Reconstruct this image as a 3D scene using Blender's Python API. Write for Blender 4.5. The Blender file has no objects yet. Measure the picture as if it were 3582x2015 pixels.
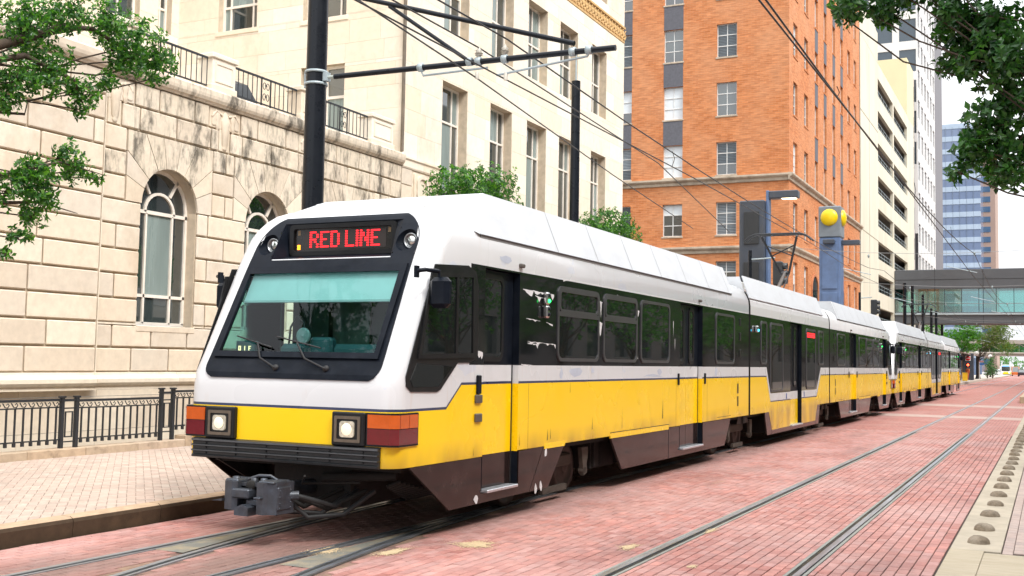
import bpy, bmesh, math, random
from mathutils import Vector, Matrix
R = random.Random(7)
sc = bpy.context.scene
# ------------------------------------------------------------------ camera
cam = bpy.data.objects.new('camera', bpy.data.cameras.new('camera'))
sc.collection.objects.link(cam)
cam.data.sensor_width = 36.0
cam.data.lens = 38.506
cam.data.clip_end = 3000
cam.data.clip_start = 0.05
cam.matrix_world = Matrix(((0.89795736, 0.01280172, 0.43989622, 0), (0.43972272, -0.06650777, -0.89566771, 0),
                           (0.01779043, 0.99770378, -0.06535035, 1.885), (0, 0, 0, 1)))
sc.camera = cam
# ------------------------------------------------------------------ sky and sun (bright overcast)
w = bpy.data.worlds.new('World'); sc.world = w; w.use_nodes = True
nt = w.node_tree; nt.nodes.clear()
wo = nt.nodes.new('ShaderNodeOutputWorld'); bg = nt.nodes.new('ShaderNodeBackground')
sky = nt.nodes.new('ShaderNodeTexSky'); sky.sky_type = 'NISHITA'; sky.sun_disc = False
SUN_EL, SUN_AZ = math.radians(48), math.radians(116)          # azimuth measured from +Y towards +X
sky.sun_elevation = SUN_EL; sky.sun_rotation = SUN_AZ
sky.dust_density = 6.0; sky.air_density = 1.0; sky.ozone_density = 1.0
hs = nt.nodes.new('ShaderNodeHueSaturation'); hs.inputs['Saturation'].default_value = 0.16
mxs = nt.nodes.new('ShaderNodeMix'); mxs.data_type = 'RGBA'; mxs.inputs[0].default_value = 0.8
tcw = nt.nodes.new('ShaderNodeTexCoord'); spw = nt.nodes.new('ShaderNodeSeparateXYZ'); nt.links.new(tcw.outputs['Generated'], spw.inputs[0])
mrw = nt.nodes.new('ShaderNodeMapRange'); nt.links.new(spw.outputs[2], mrw.inputs[0]); mrw.inputs[3].default_value = 4.0; mrw.inputs[4].default_value = 11.5
cbw = nt.nodes.new('ShaderNodeMix'); cbw.data_type = 'RGBA'; cbw.blend_type = 'MULTIPLY'; cbw.inputs[0].default_value = 1; cbw.inputs[6].default_value = (.965, .985, 1.02, 1); nt.links.new(mrw.outputs[0], cbw.inputs[7])
nt.links.new(cbw.outputs[2], mxs.inputs[7])                       # overcast cloud layer, brighter overhead as overcast skies are
nt.links.new(sky.outputs[0], hs.inputs['Color']); nt.links.new(hs.outputs[0], mxs.inputs[6])
nt.links.new(mxs.outputs[2], bg.inputs[0]); nt.links.new(bg.outputs[0], wo.inputs[0])
bg.inputs[1].default_value = 0.15
sl = bpy.data.lights.new('sun', 'SUN'); sl.energy = 1.5; sl.angle = math.radians(18); sl.color = (1, 0.96, 0.90)
sun = bpy.data.objects.new('sun', sl); sc.collection.objects.link(sun)
sd = Vector((math.sin(SUN_AZ) * math.cos(SUN_EL), math.cos(SUN_AZ) * math.cos(SUN_EL), math.sin(SUN_EL)))
sun.rotation_euler = sd.to_track_quat('Z', 'Y').to_euler()
sc.view_settings.view_transform = 'Standard'; sc.view_settings.look = 'None'
sc.view_settings.gamma = 1.0; sc.view_settings.use_curve_mapping = False
sc.view_settings.exposure = 1.05
sc.render.engine = 'CYCLES'
# ------------------------------------------------------------------ helpers
COL = sc.collection
def tag(o, label=None, cat=None, group=None, kind=None):
    if label: o['label'] = label
    if cat: o['category'] = cat
    if group: o['group'] = group
    if kind: o['kind'] = kind
    return o
def empty(name, loc=(0, 0, 0), rz=0, parent=None):
    o = bpy.data.objects.new(name, None); COL.objects.link(o)
    o.location = loc; o.rotation_euler = (0, 0, rz); o.parent = parent; o.empty_display_size = .2
    return o
def copy_tree(o, parent=None):
    c = o.copy(); COL.objects.link(c); c.parent = parent
    for ch in list(o.children): copy_tree(ch, c)
    return c
def inst(me, name, parent=None, loc=(0, 0, 0), rot=(0, 0, 0), scale=None):
    o = bpy.data.objects.new(name, me); COL.objects.link(o); o.parent = parent
    o.location = loc; o.rotation_euler = rot
    if scale: o.scale = scale
    return o
class MB:
    def __init__(s): s.v = []; s.f = []; s.m = []; s.s = []
    def add(s, vs, fs, mat=0, smooth=False):
        b = len(s.v); s.v += [tuple(p) for p in vs]
        for f in fs: s.f.append([b + i for i in f]); s.m.append(mat); s.s.append(smooth)
        return s
    def box(s, x0, y0, z0, x1, y1, z1, mat=0):
        if x0 > x1: x0, x1 = x1, x0
        if y0 > y1: y0, y1 = y1, y0
        if z0 > z1: z0, z1 = z1, z0
        return s.add([(x0, y0, z0), (x1, y0, z0), (x1, y1, z0), (x0, y1, z0), (x0, y0, z1), (x1, y0, z1), (x1, y1, z1), (x0, y1, z1)],
              [(0, 3, 2, 1), (4, 5, 6, 7), (0, 1, 5, 4), (1, 2, 6, 5), (2, 3, 7, 6), (3, 0, 4, 7)], mat)
    def cbox(s, x0, y0, z0, x1, y1, z1, c=.01, mat=0):     # box chamfered along all its edges
        if x0 > x1: x0, x1 = x1, x0
        if y0 > y1: y0, y1 = y1, y0
        if z0 > z1: z0, z1 = z1, z0
        vs = []; 
        for X, sx in ((x0, 1), (x1, -1)):
            for Y, sy in ((y0, 1), (y1, -1)):
                for Z, sz in ((z0, 1), (z1, -1)):
                    vs += [(X, Y + sy * c, Z + sz * c), (X + sx * c, Y, Z + sz * c), (X + sx * c, Y + sy * c, Z)]
        bm = bmesh.new()
        for p in vs: bm.verts.new(p)
        r = bmesh.ops.convex_hull(bm, input=bm.verts)
        bm.verts.index_update()
        s.add([q.co for q in bm.verts], [[q.index for q in f.verts] for f in bm.faces], mat); bm.free(); return s
    def prism(s, poly, axis, a, b, mat=0, caps=True):
        n = len(poly)
        def P(p, t):
            return (t, p[0], p[1]) if axis == 'x' else (p[0], t, p[1]) if axis == 'y' else (p[0], p[1], t)
        vs = [P(p, a) for p in poly] + [P(p, b) for p in poly]
        fs = [(i, (i + 1) % n, n + (i + 1) % n, n + i) for i in range(n)]
        if caps: fs += [tuple(range(n - 1, -1, -1)), tuple(range(n, 2 * n))]
        return s.add(vs, fs, mat)
    def ring(s, outer, inner, axis, a, b, mat=0):           # a frame between two outlines of equal count
        n = len(outer)
        def P(p, t):
            return (t, p[0], p[1]) if axis == 'x' else (p[0], t, p[1]) if axis == 'y' else (p[0], p[1], t)
        vs = [P(p, a) for p in outer] + [P(p, a) for p in inner] + [P(p, b) for p in outer] + [P(p, b) for p in inner]
        fs = []
        for i in range(n):
            j = (i + 1) % n
            fs += [(i, j, n + j, n + i), (2 * n + i, 3 * n + i, 3 * n + j, 2 * n + j), (i, 2 * n + i, 2 * n + j, j), (n + i, n + j, 3 * n + j, 3 * n + i)]
        return s.add(vs, fs, mat)
    def tube(s, pts, r, n=8, mat=0, caps=True):
        pts = [Vector(p) for p in pts]; k = len(pts); rr = r if isinstance(r, (list, tuple)) else [r] * k
        vs = []; ref = None
        for i, p in enumerate(pts):
            d = (pts[min(i + 1, k - 1)] - pts[max(i - 1, 0)]).normalized()
            if ref is None: ref = d.orthogonal().normalized()
            u = (ref - d * ref.dot(d)).normalized(); ref = u; v_ = d.cross(u)
            vs += [p + (u * math.cos(2 * math.pi * j / n) + v_ * math.sin(2 * math.pi * j / n)) * rr[i] for j in range(n)]
        fs = [(i * n + j, i * n + (j + 1) % n, (i + 1) * n + (j + 1) % n, (i + 1) * n + j) for i in range(k - 1) for j in range(n)]
        s.add(vs, fs, mat, True)
        if caps: s.add(vs[:n], [tuple(range(n - 1, -1, -1))], mat); s.add(vs[-n:], [tuple(range(n))], mat)
        return s
    def lathe(s, prof, c, axis='z', n=16, mat=0, smooth=True, sgn=1):   # prof: (radius, along)
        vs = []
        for r, t in prof:
            for j in range(n):
                a = 2 * math.pi * j / n; x, y = r * math.cos(a), r * math.sin(a); t_ = t * sgn
                p = (x, y, t_) if axis == 'z' else (x, t_, y) if axis == 'y' else (t_, x, y)
                vs.append((c[0] + p[0], c[1] + p[1], c[2] + p[2]))
        k = len(prof)
        fs = [(i * n + j, i * n + (j + 1) % n, (i + 1) * n + (j + 1) % n, (i + 1) * n + j) for i in range(k - 1) for j in range(n)]
        s.add(vs, fs, mat, smooth)
        if prof[0][0] > 1e-4: s.add(vs[:n], [tuple(range(n - 1, -1, -1))], mat)
        if prof[-1][0] > 1e-4: s.add(vs[-n:], [tuple(range(n))], mat)
        return s
    def mesh(s, name, mats, fix=True):
        me = bpy.data.meshes.new(name); me.from_pydata(s.v, [], s.f)
        for m in (mats if isinstance(mats, (list, tuple)) else [mats]): me.materials.append(m)
        me.polygons.foreach_set('material_index', s.m); me.polygons.foreach_set('use_smooth', s.s)
        if fix and len(s.f) < 60000:
            bm = bmesh.new(); bm.from_mesh(me); bmesh.ops.recalc_face_normals(bm, faces=bm.faces); bm.to_mesh(me); bm.free()
        me.update(); return me
    def build(s, name, mats, parent=None, loc=(0, 0, 0), rot=(0, 0, 0), fix=True):
        return inst(s.mesh(name, mats, fix), name, parent, loc, rot)
def rrect(a0, a1, b0, b1, r, n=4):
    out = []
    for cx, cy, st in ((a1 - r, b1 - r, 0), (a0 + r, b1 - r, 90), (a0 + r, b0 + r, 180), (a1 - r, b0 + r, 270)):
        for i in range(n + 1):
            t = math.radians(st + 90 * i / n); out.append((cx + r * math.cos(t), cy + r * math.sin(t)))
    return out
def lerp_tab(t, tab):
    if t <= tab[0][0]: return tab[0][1]
    for (a, b), (c, d) in zip(tab, tab[1:]):
        if t <= c: return b + (d - b) * (t - a) / (c - a)
    return tab[-1][1]
# ------------------------------------------------------------------ materials
MATS = {}
class NT:
    def __init__(s, name):
        s.m = bpy.data.materials.new(name); s.m.use_nodes = True; s.t = s.m.node_tree
        s.b = s.t.nodes['Principled BSDF']; s.o = s.t.nodes['Material Output']
    def n(s, ty, **kw):
        x = s.t.nodes.new('ShaderNode' + ty)
        for k, v in kw.items(): setattr(x, k, v)
        return x
    def l(s, a, b): s.t.links.new(a, b)
    def put(s, sock, v):
        if hasattr(v, 'is_output'): s.l(v, sock)
        else: sock.default_value = v
    def math(s, op, a, b=0.0, c=0.0, clamp=False):
        x = s.n('Math', operation=op, use_clamp=clamp); s.put(x.inputs[0], a); s.put(x.inputs[1], b); s.put(x.inputs[2], c); return x.outputs[0]
    def mr(s, v, a, b, c, d):
        x = s.n('MapRange'); s.put(x.inputs[0], v); s.put(x.inputs[1], a); s.put(x.inputs[2], b); s.put(x.inputs[3], c); s.put(x.inputs[4], d); return x.outputs[0]
    def mix(s, f, a, b, mode='MIX'):
        x = s.n('Mix', data_type='RGBA', blend_type=mode); s.put(x.inputs[0], f)
        for i, v in ((6, a), (7, b)):
            s.put(x.inputs[i], v if hasattr(v, 'is_output') else (*v[:3], 1))
        return x.outputs[2]
    def mixf(s, f, a, b): return s.math('ADD', s.math('MULTIPLY', s.math('SUBTRACT', b, a), f), a)
    def coord(s, kind='Object', scale=None):
        tc = s.n('TexCoord'); o = tc.outputs[kind]
        if scale:
            mp = s.n('Mapping'); s.l(o, mp.inputs[0]); mp.inputs['Scale'].default_value = scale; o = mp.outputs[0]
        return o
    def wpos(s, scale=None):
        g = s.n('NewGeometry'); o = g.outputs['Position']
        if scale:
            mp = s.n('Mapping'); s.l(o, mp.inputs[0]); mp.inputs['Scale'].default_value = scale; o = mp.outputs[0]
        return o
    def noise(s, vec, scale, detail=4, rough=.55):
        x = s.n('TexNoise'); s.l(vec, x.inputs['Vector']); x.inputs['Scale'].default_value = scale
        x.inputs['Detail'].default_value = detail; x.inputs['Roughness'].default_value = rough; return x.outputs[0]
    def bump(s, h, strength=.3, dist=.01):
        x = s.n('Bump'); s.put(x.inputs['Height'], h); x.inputs['Strength'].default_value = strength; x.inputs['Distance'].default_value = dist
        s.l(x.outputs[0], s.b.inputs['Normal'])
    def sep(s, v):
        x = s.n('SeparateXYZ'); s.l(v, x.inputs[0]); return x.outputs
    def out(s, col=None, rough=None, metal=None, spec=None, coat=None):
        for k, v in (('Base Color', col), ('Roughness', rough), ('Metallic', metal), ('Specular IOR Level', spec), ('Coat Weight', coat)):
            if v is not None: s.put(s.b.inputs[k], (*v[:3], 1) if isinstance(v, tuple) else v)
        return s.m
def mat(name, col, rough=.5, metal=0, var=.12, vs=6., bump=0, bs=60., spec=.5, coat=0, dirt=None, dscale=1.5, damt=.35, world=True, stretch=None, emit=None, estr=0):
    if name in MATS: return MATS[name]
    k = NT(name); v = k.wpos(stretch) if world else k.coord('Object', stretch)
    n1 = k.noise(v, vs, 5); c = k.mix(1, col, k.mr(n1, .25, .75, 1 - var, 1 + var), 'MULTIPLY')
    if dirt:
        n2 = k.noise(v, dscale, 6, .65); c = k.mix(k.math('MULTIPLY', k.mr(n2, .45, .72, 0, 1), damt), c, dirt)
    r = k.mr(n1, .2, .8, max(.02, rough - .08), min(1, rough + .08))
    if bump: k.bump(k.noise(v, bs, 4), bump, .01)
    k.out(c, r, metal, spec, coat)
    if emit:
        k.b.inputs['Emission Color'].default_value = (*emit, 1); k.b.inputs['Emission Strength'].default_value = estr
    MATS[name] = k.m; return k.m
def glass(name, tint, refl=.0, ior=1.5, rough=.02):
    k = NT(name); t = k.t; t.nodes.remove(k.b)
    tr = k.n('BsdfTransparent'); tr.inputs[0].default_value = (*tint, 1)
    gl = k.n('BsdfGlossy'); gl.inputs['Roughness'].default_value = rough; gl.inputs[0].default_value = (.95, .97, 1, 1)
    fr = k.n('Fresnel'); fr.inputs[0].default_value = ior
    mx = k.n('MixShader'); k.l(k.math('ADD', fr.outputs[0], refl, clamp=True), mx.inputs[0]); k.l(tr.outputs[0], mx.inputs[1]); k.l(gl.outputs[0], mx.inputs[2])
    k.l(mx.outputs[0], k.o.inputs[0]); MATS[name] = k.m; return k.m
def tinted(name, cols, rough=.85, amb=(.03, .03, .03), bump=.25, bs=90., var=.14, stain=None, lowf=None, grease=None):
    """masonry whose pieces differ: per-object and per-island random picks a tone"""
    k = NT(name); oi = k.n('ObjectInfo'); g = k.n('NewGeometry')
    rnd = k.math('FRACT', k.math('ADD', oi.outputs['Random'], k.math('MULTIPLY', g.outputs['Random Per Island'], 1.0)))
    cr = k.n('ValToRGB'); k.l(rnd, cr.inputs[0]); el = cr.color_ramp.elements
    while len(el) < len(cols): el.new(.5)
    for i, c in enumerate(cols): el[i].position = i / (len(cols) - 1); el[i].color = (*c, 1)
    v = k.wpos(); n1 = k.noise(v, 7, 6, .6)
    c = k.mix(1, cr.outputs[0], k.mr(n1, .25, .75, 1 - var, 1 + var), 'MULTIPLY')
    if lowf:
        n3 = k.noise(v, lowf[1], 3); c = k.mix(k.mr(n3, .42, .68, 0, lowf[2]), c, lowf[0])
    if stain:
        for (col, sc_, lo, hi, amt, st) in stain:
            vv = k.wpos(st); n2 = k.noise(vv, sc_, 7, .68); c = k.mix(k.math('MULTIPLY', k.mr(n2, lo, hi, 0, 1), amt), c, col)
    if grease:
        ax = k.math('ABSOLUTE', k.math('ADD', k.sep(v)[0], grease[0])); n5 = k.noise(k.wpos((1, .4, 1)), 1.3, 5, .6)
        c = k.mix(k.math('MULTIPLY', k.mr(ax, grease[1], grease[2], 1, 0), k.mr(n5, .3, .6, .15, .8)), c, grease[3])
    k.bump(k.noise(v, bs, 5), bump, .006)
    MATS[name] = k.out(c, rough, 0, .3); return k.m
DARK = mat('dark_metal', (.022, .024, .027), .45, .0, .2, spec=.5)
IRON = mat('black_iron', (.016, .019, .024), .5, 0, .25, 20, .15, 80)
STEEL = mat('worn_steel', (.42, .43, .44), .33, .9, .2, 9)
GALV = mat('galvanised', (.36, .42, .44), .5, .3, .15, 30)
RUBBER = mat('black_rubber', (.012, .012, .013), .6, 0, .2)
CONC = mat('concrete', (.42, .38, .31), .9, 0, .16, 4, .3, 70, dirt=(.16, .14, .11), dscale=1.1, damt=.5)
# ================================================================== the ground
def plane(name, x0, y0, x1, y1, z, m, parent=None, kind='structure'):
    o = MB().add([(x0, y0, z), (x1, y0, z), (x1, y1, z), (x0, y1, z)], [(0, 1, 2, 3)]).build(name, m, parent, fix=False)
    if parent is None: o['kind'] = kind
    return o
def brick_far():
    k = NT('brick_paving_far'); v = k.wpos()
    mp = k.n('Mapping'); k.l(v, mp.inputs[0]); mp.inputs['Rotation'].default_value = (0, 0, math.pi / 2)
    b = k.n('TexBrick'); k.l(mp.outputs[0], b.inputs[0])
    b.inputs['Color1'].default_value = (.46, .195, .165, 1); b.inputs['Color2'].default_value = (.37, .155, .13, 1); b.inputs['Mortar'].default_value = (.10, .06, .05, 1)
    b.inputs['Scale'].default_value = 1; b.inputs['Mortar Size'].default_value = .005; b.inputs['Brick Width'].default_value = .205; b.inputs['Row Height'].default_value = .105
    n = k.noise(v, .7, 4); c = k.mix(k.mr(n, .4, .7, 0, .5), b.outputs[0], (.46, .29, .26))
    n2 = k.noise(v, 5, 5); c = k.mix(1, c, k.mr(n2, .25, .75, .82, 1.18), 'MULTIPLY')
    return k.out(c, .8, 0, .3)
MORTAR = mat('paving_sand', (.055, .036, .028), .95, 0, .35, 8, .3, 90)
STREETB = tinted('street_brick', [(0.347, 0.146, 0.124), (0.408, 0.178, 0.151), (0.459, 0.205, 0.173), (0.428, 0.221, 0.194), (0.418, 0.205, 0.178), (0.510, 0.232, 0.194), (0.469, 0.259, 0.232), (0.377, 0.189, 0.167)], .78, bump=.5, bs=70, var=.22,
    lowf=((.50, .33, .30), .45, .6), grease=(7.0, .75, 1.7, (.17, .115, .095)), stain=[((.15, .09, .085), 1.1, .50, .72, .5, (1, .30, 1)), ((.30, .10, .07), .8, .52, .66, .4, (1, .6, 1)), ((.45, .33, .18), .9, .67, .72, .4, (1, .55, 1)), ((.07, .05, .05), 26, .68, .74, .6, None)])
WALKB = tinted('sidewalk_paver', [(.40, .31, .255), (.46, .35, .29), (.43, .335, .275), (.47, .385, .32), (.38, .30, .25)], .85, bump=.3, bs=80, var=.14,
    stain=[((.24, .18, .13), 1.1, .5, .75, .4, None), ((.12, .13, .05), 4, .66, .74, .35, None)])
RPAVE = tinted('pinkish_paver', [(.42, .32, .28), (.46, .36, .31), (.38, .30, .27)], .85, bump=.3, bs=80, var=.15)
plane('ground', -900, -300, 900, 2500, -.06, mat('asphalt', (.055, .054, .052), .9, 0, .2, 3, .4, 60))
street = plane('street', -9.02, -12, -.96, 34, -.012, MORTAR)
plane('far_street', -9.02, 34, -.96, 420, -.002, brick_far())
for y0, y1 in ((44.3, 46.4), (57.5, 60.5)):
    plane('crosswalk_band', -9.0, y0, -.97, y1, .0025, mat('crosswalk_concrete', (.46, .34, .29), .85, 0, .12, 3, .2, 60, dirt=(.45, .25, .22), dscale=2, damt=.7))
# tracks: rails with flangeway grooves, set in concrete strips
RAILM = mat('rail_steel', (.36, .39, .43), .34, .75, .3, 5, stretch=(4, .25, 1), dirt=(.10, .08, .06), dscale=2, damt=.4)
GROOVE = mat('flangeway_dirt', (.028, .022, .016), .95, 0, .5, 12, .6, 60, dirt=(.16, .11, .05), dscale=5, damt=.5)
STRIP = mat('track_concrete', (.27, .275, .245), .9, 0, .15, 6, .3, 80, dirt=(.20, .18, .15), dscale=1.2, damt=.6)
def ys(y0, y1):
    out = [y0]
    while out[-1] < y1: out.append(min(y1, out[-1] + (.5 if out[-1] < 15 else 5)))
    return out
def ribbon(mb, fx, a, b, z, y0, y1, m=0, zb=None):
    Y = ys(y0, y1); vs = []; n = len(Y)
    for y in Y: vs += [(fx(y) + a, y, z), (fx(y) + b, y, z)]
    fs = [(2 * i, 2 * i + 1, 2 * i + 3, 2 * i + 2) for i in range(n - 1)]
    mb.add(vs, fs, m)
    if zb is not None:
        for k, o in ((0, a), (1, b)):
            w_ = [];
            for y in Y: w_ += [(fx(y) + o, y, z), (fx(y) + o, y, zb)]
            mb.add(w_, [(2 * i, 2 * i + 1, 2 * i + 3, 2 * i + 2) for i in range(n - 1)], m)
RAILS = []
def track(label_name, xc, y0, y1, fx=None, strips=True):
    tr = empty('track', (0, 0, 0)); tr['kind'] = 'structure'
    for sgn in (-1, 1):
        f = (lambda y, s=sgn: (fx(y) if fx else xc) + s * .7525)
        RAILS.append((f, y0, y1)); i = -sgn                    # inner side
        mb = MB(); ribbon(mb, f, -.030, .030, .009, y0, y1, zb=-.02); mb.build('rail', RAILM, tr, fix=False)
        mb = MB(); ribbon(mb, f, min(.030 * i, .078 * i), max(.030 * i, .078 * i), -.008, y0, y1); mb.build('flangeway', GROOVE, tr, fix=False)
        mb = MB(); ribbon(mb, f, min(-.030 * i, -.044 * i), max(-.030 * i, -.044 * i), -.006, y0, y1); mb.build('rail_joint', GROOVE, tr, fix=False)
        if strips:
            mb = MB(); ribbon(mb, f, min(.078 * i, .108 * i), max(.078 * i, .108 * i), .0035, y0, y1, zb=-.015); ribbon(mb, f, min(-.044 * i, -.074 * i), max(-.044 * i, -.074 * i), .0035, y0, y1, zb=-.015)
            mb.build('concrete_strip', STRIP, tr, fix=False)
        else:
            mb = MB(); ribbon(mb, f, min(.078 * i, .108 * i), max(.078 * i, .108 * i), .006, y0, y1, zb=-.015); mb.build('guard_rail', RAILM, tr, fix=False)
    return tr
track('right', -2.81, -10, 420)
track('left', -7.11, -10, 420, strips=False)
div = lambda y: -7.11 + max(0, 14.5 - y) ** 2 / 76
track('turnout', -7.11, -8, 13.2, div, strips=False)
fl = MB()
for s in (-1, 1): ribbon(fl, lambda y, s=s: div(y) + s * .7525, -.21, .21, -.0095, -8, 13.4)
fl.build('turnout_bedding', mat('turnout_grout', (.19, .11, .085), .95, 0, .4, 9, .4, 60, dirt=(.36, .26, .15), dscale=2.5, damt=.7), street, fix=False)
pl = MB()                                                       # filler plates where the two routes part
for s in (-1, 1):
    xs = -7.11 + s * .7525
    Y = [8.1 + i * .4 for i in range(10)]; vs = []
    for y in Y: vs += [(xs + .08, y, .0028), (max(xs + .081, div(y) + s * .7525 - .08), y, .0028)]
    pl.add(vs, [(2 * i, 2 * i + 1, 2 * i + 3, 2 * i + 2) for i in range(len(Y) - 1)])
pl.build('turnout_plate', mat('plate_concrete', (.17, .165, .14), .8, 0, .2, 6, .3, 60, dirt=(.42, .31, .16), dscale=2.5, damt=.7), street, fix=False)
def clear_of_rails_(x, y, m=.115):
    return all(not (y0 - .2 < y < y1) or abs(x - f(y)) > m for f, y0, y1 in RAILS)
def paver_mesh(name, lx, ly, h, m, c=.004):
    mb = MB(); a, b = lx / 2, ly / 2
    vs = [(-a, -b, -h), (a, -b, -h), (a, b, -h), (-a, b, -h), (-a, -b, -c), (a, -b, -c), (a, b, -c), (-a, b, -c), (-a + c, -b + c, 0), (a - c, -b + c, 0), (a - c, b - c, 0), (-a + c, b - c, 0)]
    fs = [(8, 9, 10, 11)] + [(4 + i, 4 + (i + 1) % 4, 8 + (i + 1) % 4, 8 + i) for i in range(4)] + [(i, (i + 1) % 4, 4 + (i + 1) % 4, 4 + i) for i in range(4)]
    return mb.add(vs, fs).mesh(name, m, fix=False)
def lay(items, me, parent, name, rest_name, m, near, n_near=300):
    items.sort(key=near); P0 = [tuple(v.co) for v in me.vertices]; F0 = [tuple(p.vertices) for p in me.polygons]
    for it in items[:n_near]:
        x, y, z, rz, tx, ty = it[:6]; inst(me, name, parent, (x, y, z), (tx, ty, rz), (it[6], 1, 1) if len(it) > 6 else None)
    mb = MB(); Q0 = P0
    for it in items[n_near:]:
        x, y, z, rz, tx, ty = it[:6]; P0 = [(p[0] * it[6], p[1], p[2]) for p in Q0] if len(it) > 6 else Q0
        c, s_ = math.cos(rz), math.sin(rz)
        mb.add([(x + c * p[0] - s_ * p[1], y + s_ * p[0] + c * p[1], z + p[2] + tx * p[1] - ty * p[0]) for p in P0], F0)
    o = mb.build(rest_name, m, parent, fix=False); o['kind'] = 'stuff'
bricks = []
ZONES = []
for xc_, wide in ((-2.81, 1), (-7.11, 0)):
    for s in (-1, 1):
        xr_ = xc_ + s * .7525; inn, out_w = .109, .075 if wide else .046
        ZONES.append((xr_ - (inn if s > 0 else out_w), xr_ + (out_w if s > 0 else inn)))
for i in range(int(8.02 / .105)):
    x = -8.905 + i * .105
    for j in range(int(36 / .205)):
        y = -1.8 + j * .205 + (.1025 if i % 2 else 0) + R.uniform(-.004, .004)
        pcs = [(x - .0525, x + .0525)]                             # courses are cut to fit along the straight rails
        for a, b in ZONES:
            pcs = [q for p in pcs for q in ([p] if p[1] <= a or p[0] >= b else [(p[0], a), (b, p[1])]) if q[1] - q[0] > .018]
        for a, b in pcs:
            xm = (a + b) / 2
            if y < 13.4 and any(abs(xm - div(y) - s * .7525) < .10 + (b - a) / 2 for s in (-1, 1)): continue
            bricks.append((xm, y, R.uniform(-.0025, .0015), R.uniform(-.008, .008), R.uniform(-.008, .008), R.uniform(-.012, .012), (b - a - .0095) / .0955))
def seen_first(b):                                               # nearest bricks ahead of the photographer first
    x, y = b[0], b[1]; d = math.hypot(x, y)
    return d + (100 if y < 6.6 or (x > -4 and y < 9) or y < 5 - x * .2 else 0)
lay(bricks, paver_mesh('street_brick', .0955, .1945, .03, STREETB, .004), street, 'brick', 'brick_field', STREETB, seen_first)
# left sidewalk: kerb stones, herringbone pavers
walk = plane('sidewalk', -14.6, -12, -9.02, 19, .188, mat('walk_sand', (.22, .16, .12), .95, 0, .3, 8, .2, 90))
plane('far_sidewalk', -14.6, 19, -9.02, 100, .196, mat('far_paving', (.42, .33, .28), .9, 0, .15, 4, .2, 50))
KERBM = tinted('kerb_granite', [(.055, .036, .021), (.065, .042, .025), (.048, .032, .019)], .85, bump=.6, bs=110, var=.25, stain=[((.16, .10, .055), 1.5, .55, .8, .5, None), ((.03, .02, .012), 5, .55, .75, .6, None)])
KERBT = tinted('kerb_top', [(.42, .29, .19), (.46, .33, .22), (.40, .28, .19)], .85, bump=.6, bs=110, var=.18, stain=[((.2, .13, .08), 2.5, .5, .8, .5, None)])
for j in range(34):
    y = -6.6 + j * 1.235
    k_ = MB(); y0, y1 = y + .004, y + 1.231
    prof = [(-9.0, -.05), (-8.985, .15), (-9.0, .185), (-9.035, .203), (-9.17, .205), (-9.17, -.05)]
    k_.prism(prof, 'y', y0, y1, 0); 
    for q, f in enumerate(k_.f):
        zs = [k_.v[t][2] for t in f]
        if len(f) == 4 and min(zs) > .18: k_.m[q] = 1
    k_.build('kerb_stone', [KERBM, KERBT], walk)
def herring(x0, x1, y0, y1, a):
    out = []; ca, sa = math.cos(a), math.sin(a); n = int((abs(x1 - x0) + abs(y1 - y0)) / a_) + 4
    cx, cy = (x0 + x1) / 2, (y0 + y1) / 2
    for r in range(-n, n):
        for q in range(-n // 4 - 2, n // 4 + 2):
            for (u, v, rz) in ((r + 4 * q + 1.0, r + .5, 0), (r + 4 * q + 2.5, r + .0, math.pi / 2)):
                X = u * a_; Y = v * a_; x = cx + ca * X - sa * Y; y = cy + sa * X + ca * Y
                if x0 < x < x1 and y0 < y < y1:
                    out.append((x, y, .2 + R.uniform(-.0015, .0015), a + rz, R.uniform(-.006, .006), R.uniform(-.006, .006)))
    return out
a_ = .1025
lay(herring(-14.28, -9.22, 4.2, 18.6, math.radians(45)), paver_mesh('walk_paver', .199, .0985, .012, WALKB, .003), walk, 'paver', 'paver_field', WALKB, lambda b: math.hypot(b[0] + 4, b[1] - 4))
# right edge: concrete strip with raised domes, pavers beyond, slabs in front
RCON = mat('edge_concrete', (.46, .395, .30), .88, 0, .12, 5, .35, 90, dirt=(.24, .20, .15), dscale=.9, damt=.45)
edge = tag(empty('edge_strip'), kind='structure')
for j in range(24):
    y0 = 12.42 + j * 2.05; MB().cbox(-.958, y0 + .004, -.05, -.472, y0 + 2.046, .006, .004).build('edge_slab', RCON, edge)
slabs = tag(empty('apron'), kind='structure')
YAP = mat('apron_concrete', (.47, .40, .29), .88, 0, .12, 4, .4, 90, dirt=(.3, .22, .13), dscale=1.2, damt=.45, stretch=(1, 6, 1))
for (x0, x1, y0, y1) in ((-.958, -.63, 9.2, 12.415), (-.625, .9, 10.2, 12.30), (-.625, .9, 6.8, 10.19), (-.958, -.63, 4, 9.19), (.905, 3, 6.8, 12.3), (-.625, 3, 2, 6.79)):
    MB().cbox(x0, y0, -.05, x1, y1, .006, .004).build('apron_slab', YAP, slabs)
rw = plane('right_sidewalk', -.47, 12.3, 9, 75, -.008, MORTAR)
rp = []
for i in range(16):
    for j in range(110):
        x = -.41 + i * .105; y = 12.46 + j * .205 + (.1025 if i % 2 else 0)
        rp.append((x, y, .002, 0, 0, 0))
lay(rp, paver_mesh('right_paver', .0995, .199, .03, RPAVE), rw, 'paver', 'paver_field', RPAVE, lambda b: math.hypot(b[0], b[1]), 120)
plane('plaza', 1.3, -6, 15, 400, .0005, mat('plaza_paving', (.40, .32, .28), .9, 0, .15, 4, .2, 50))
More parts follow.
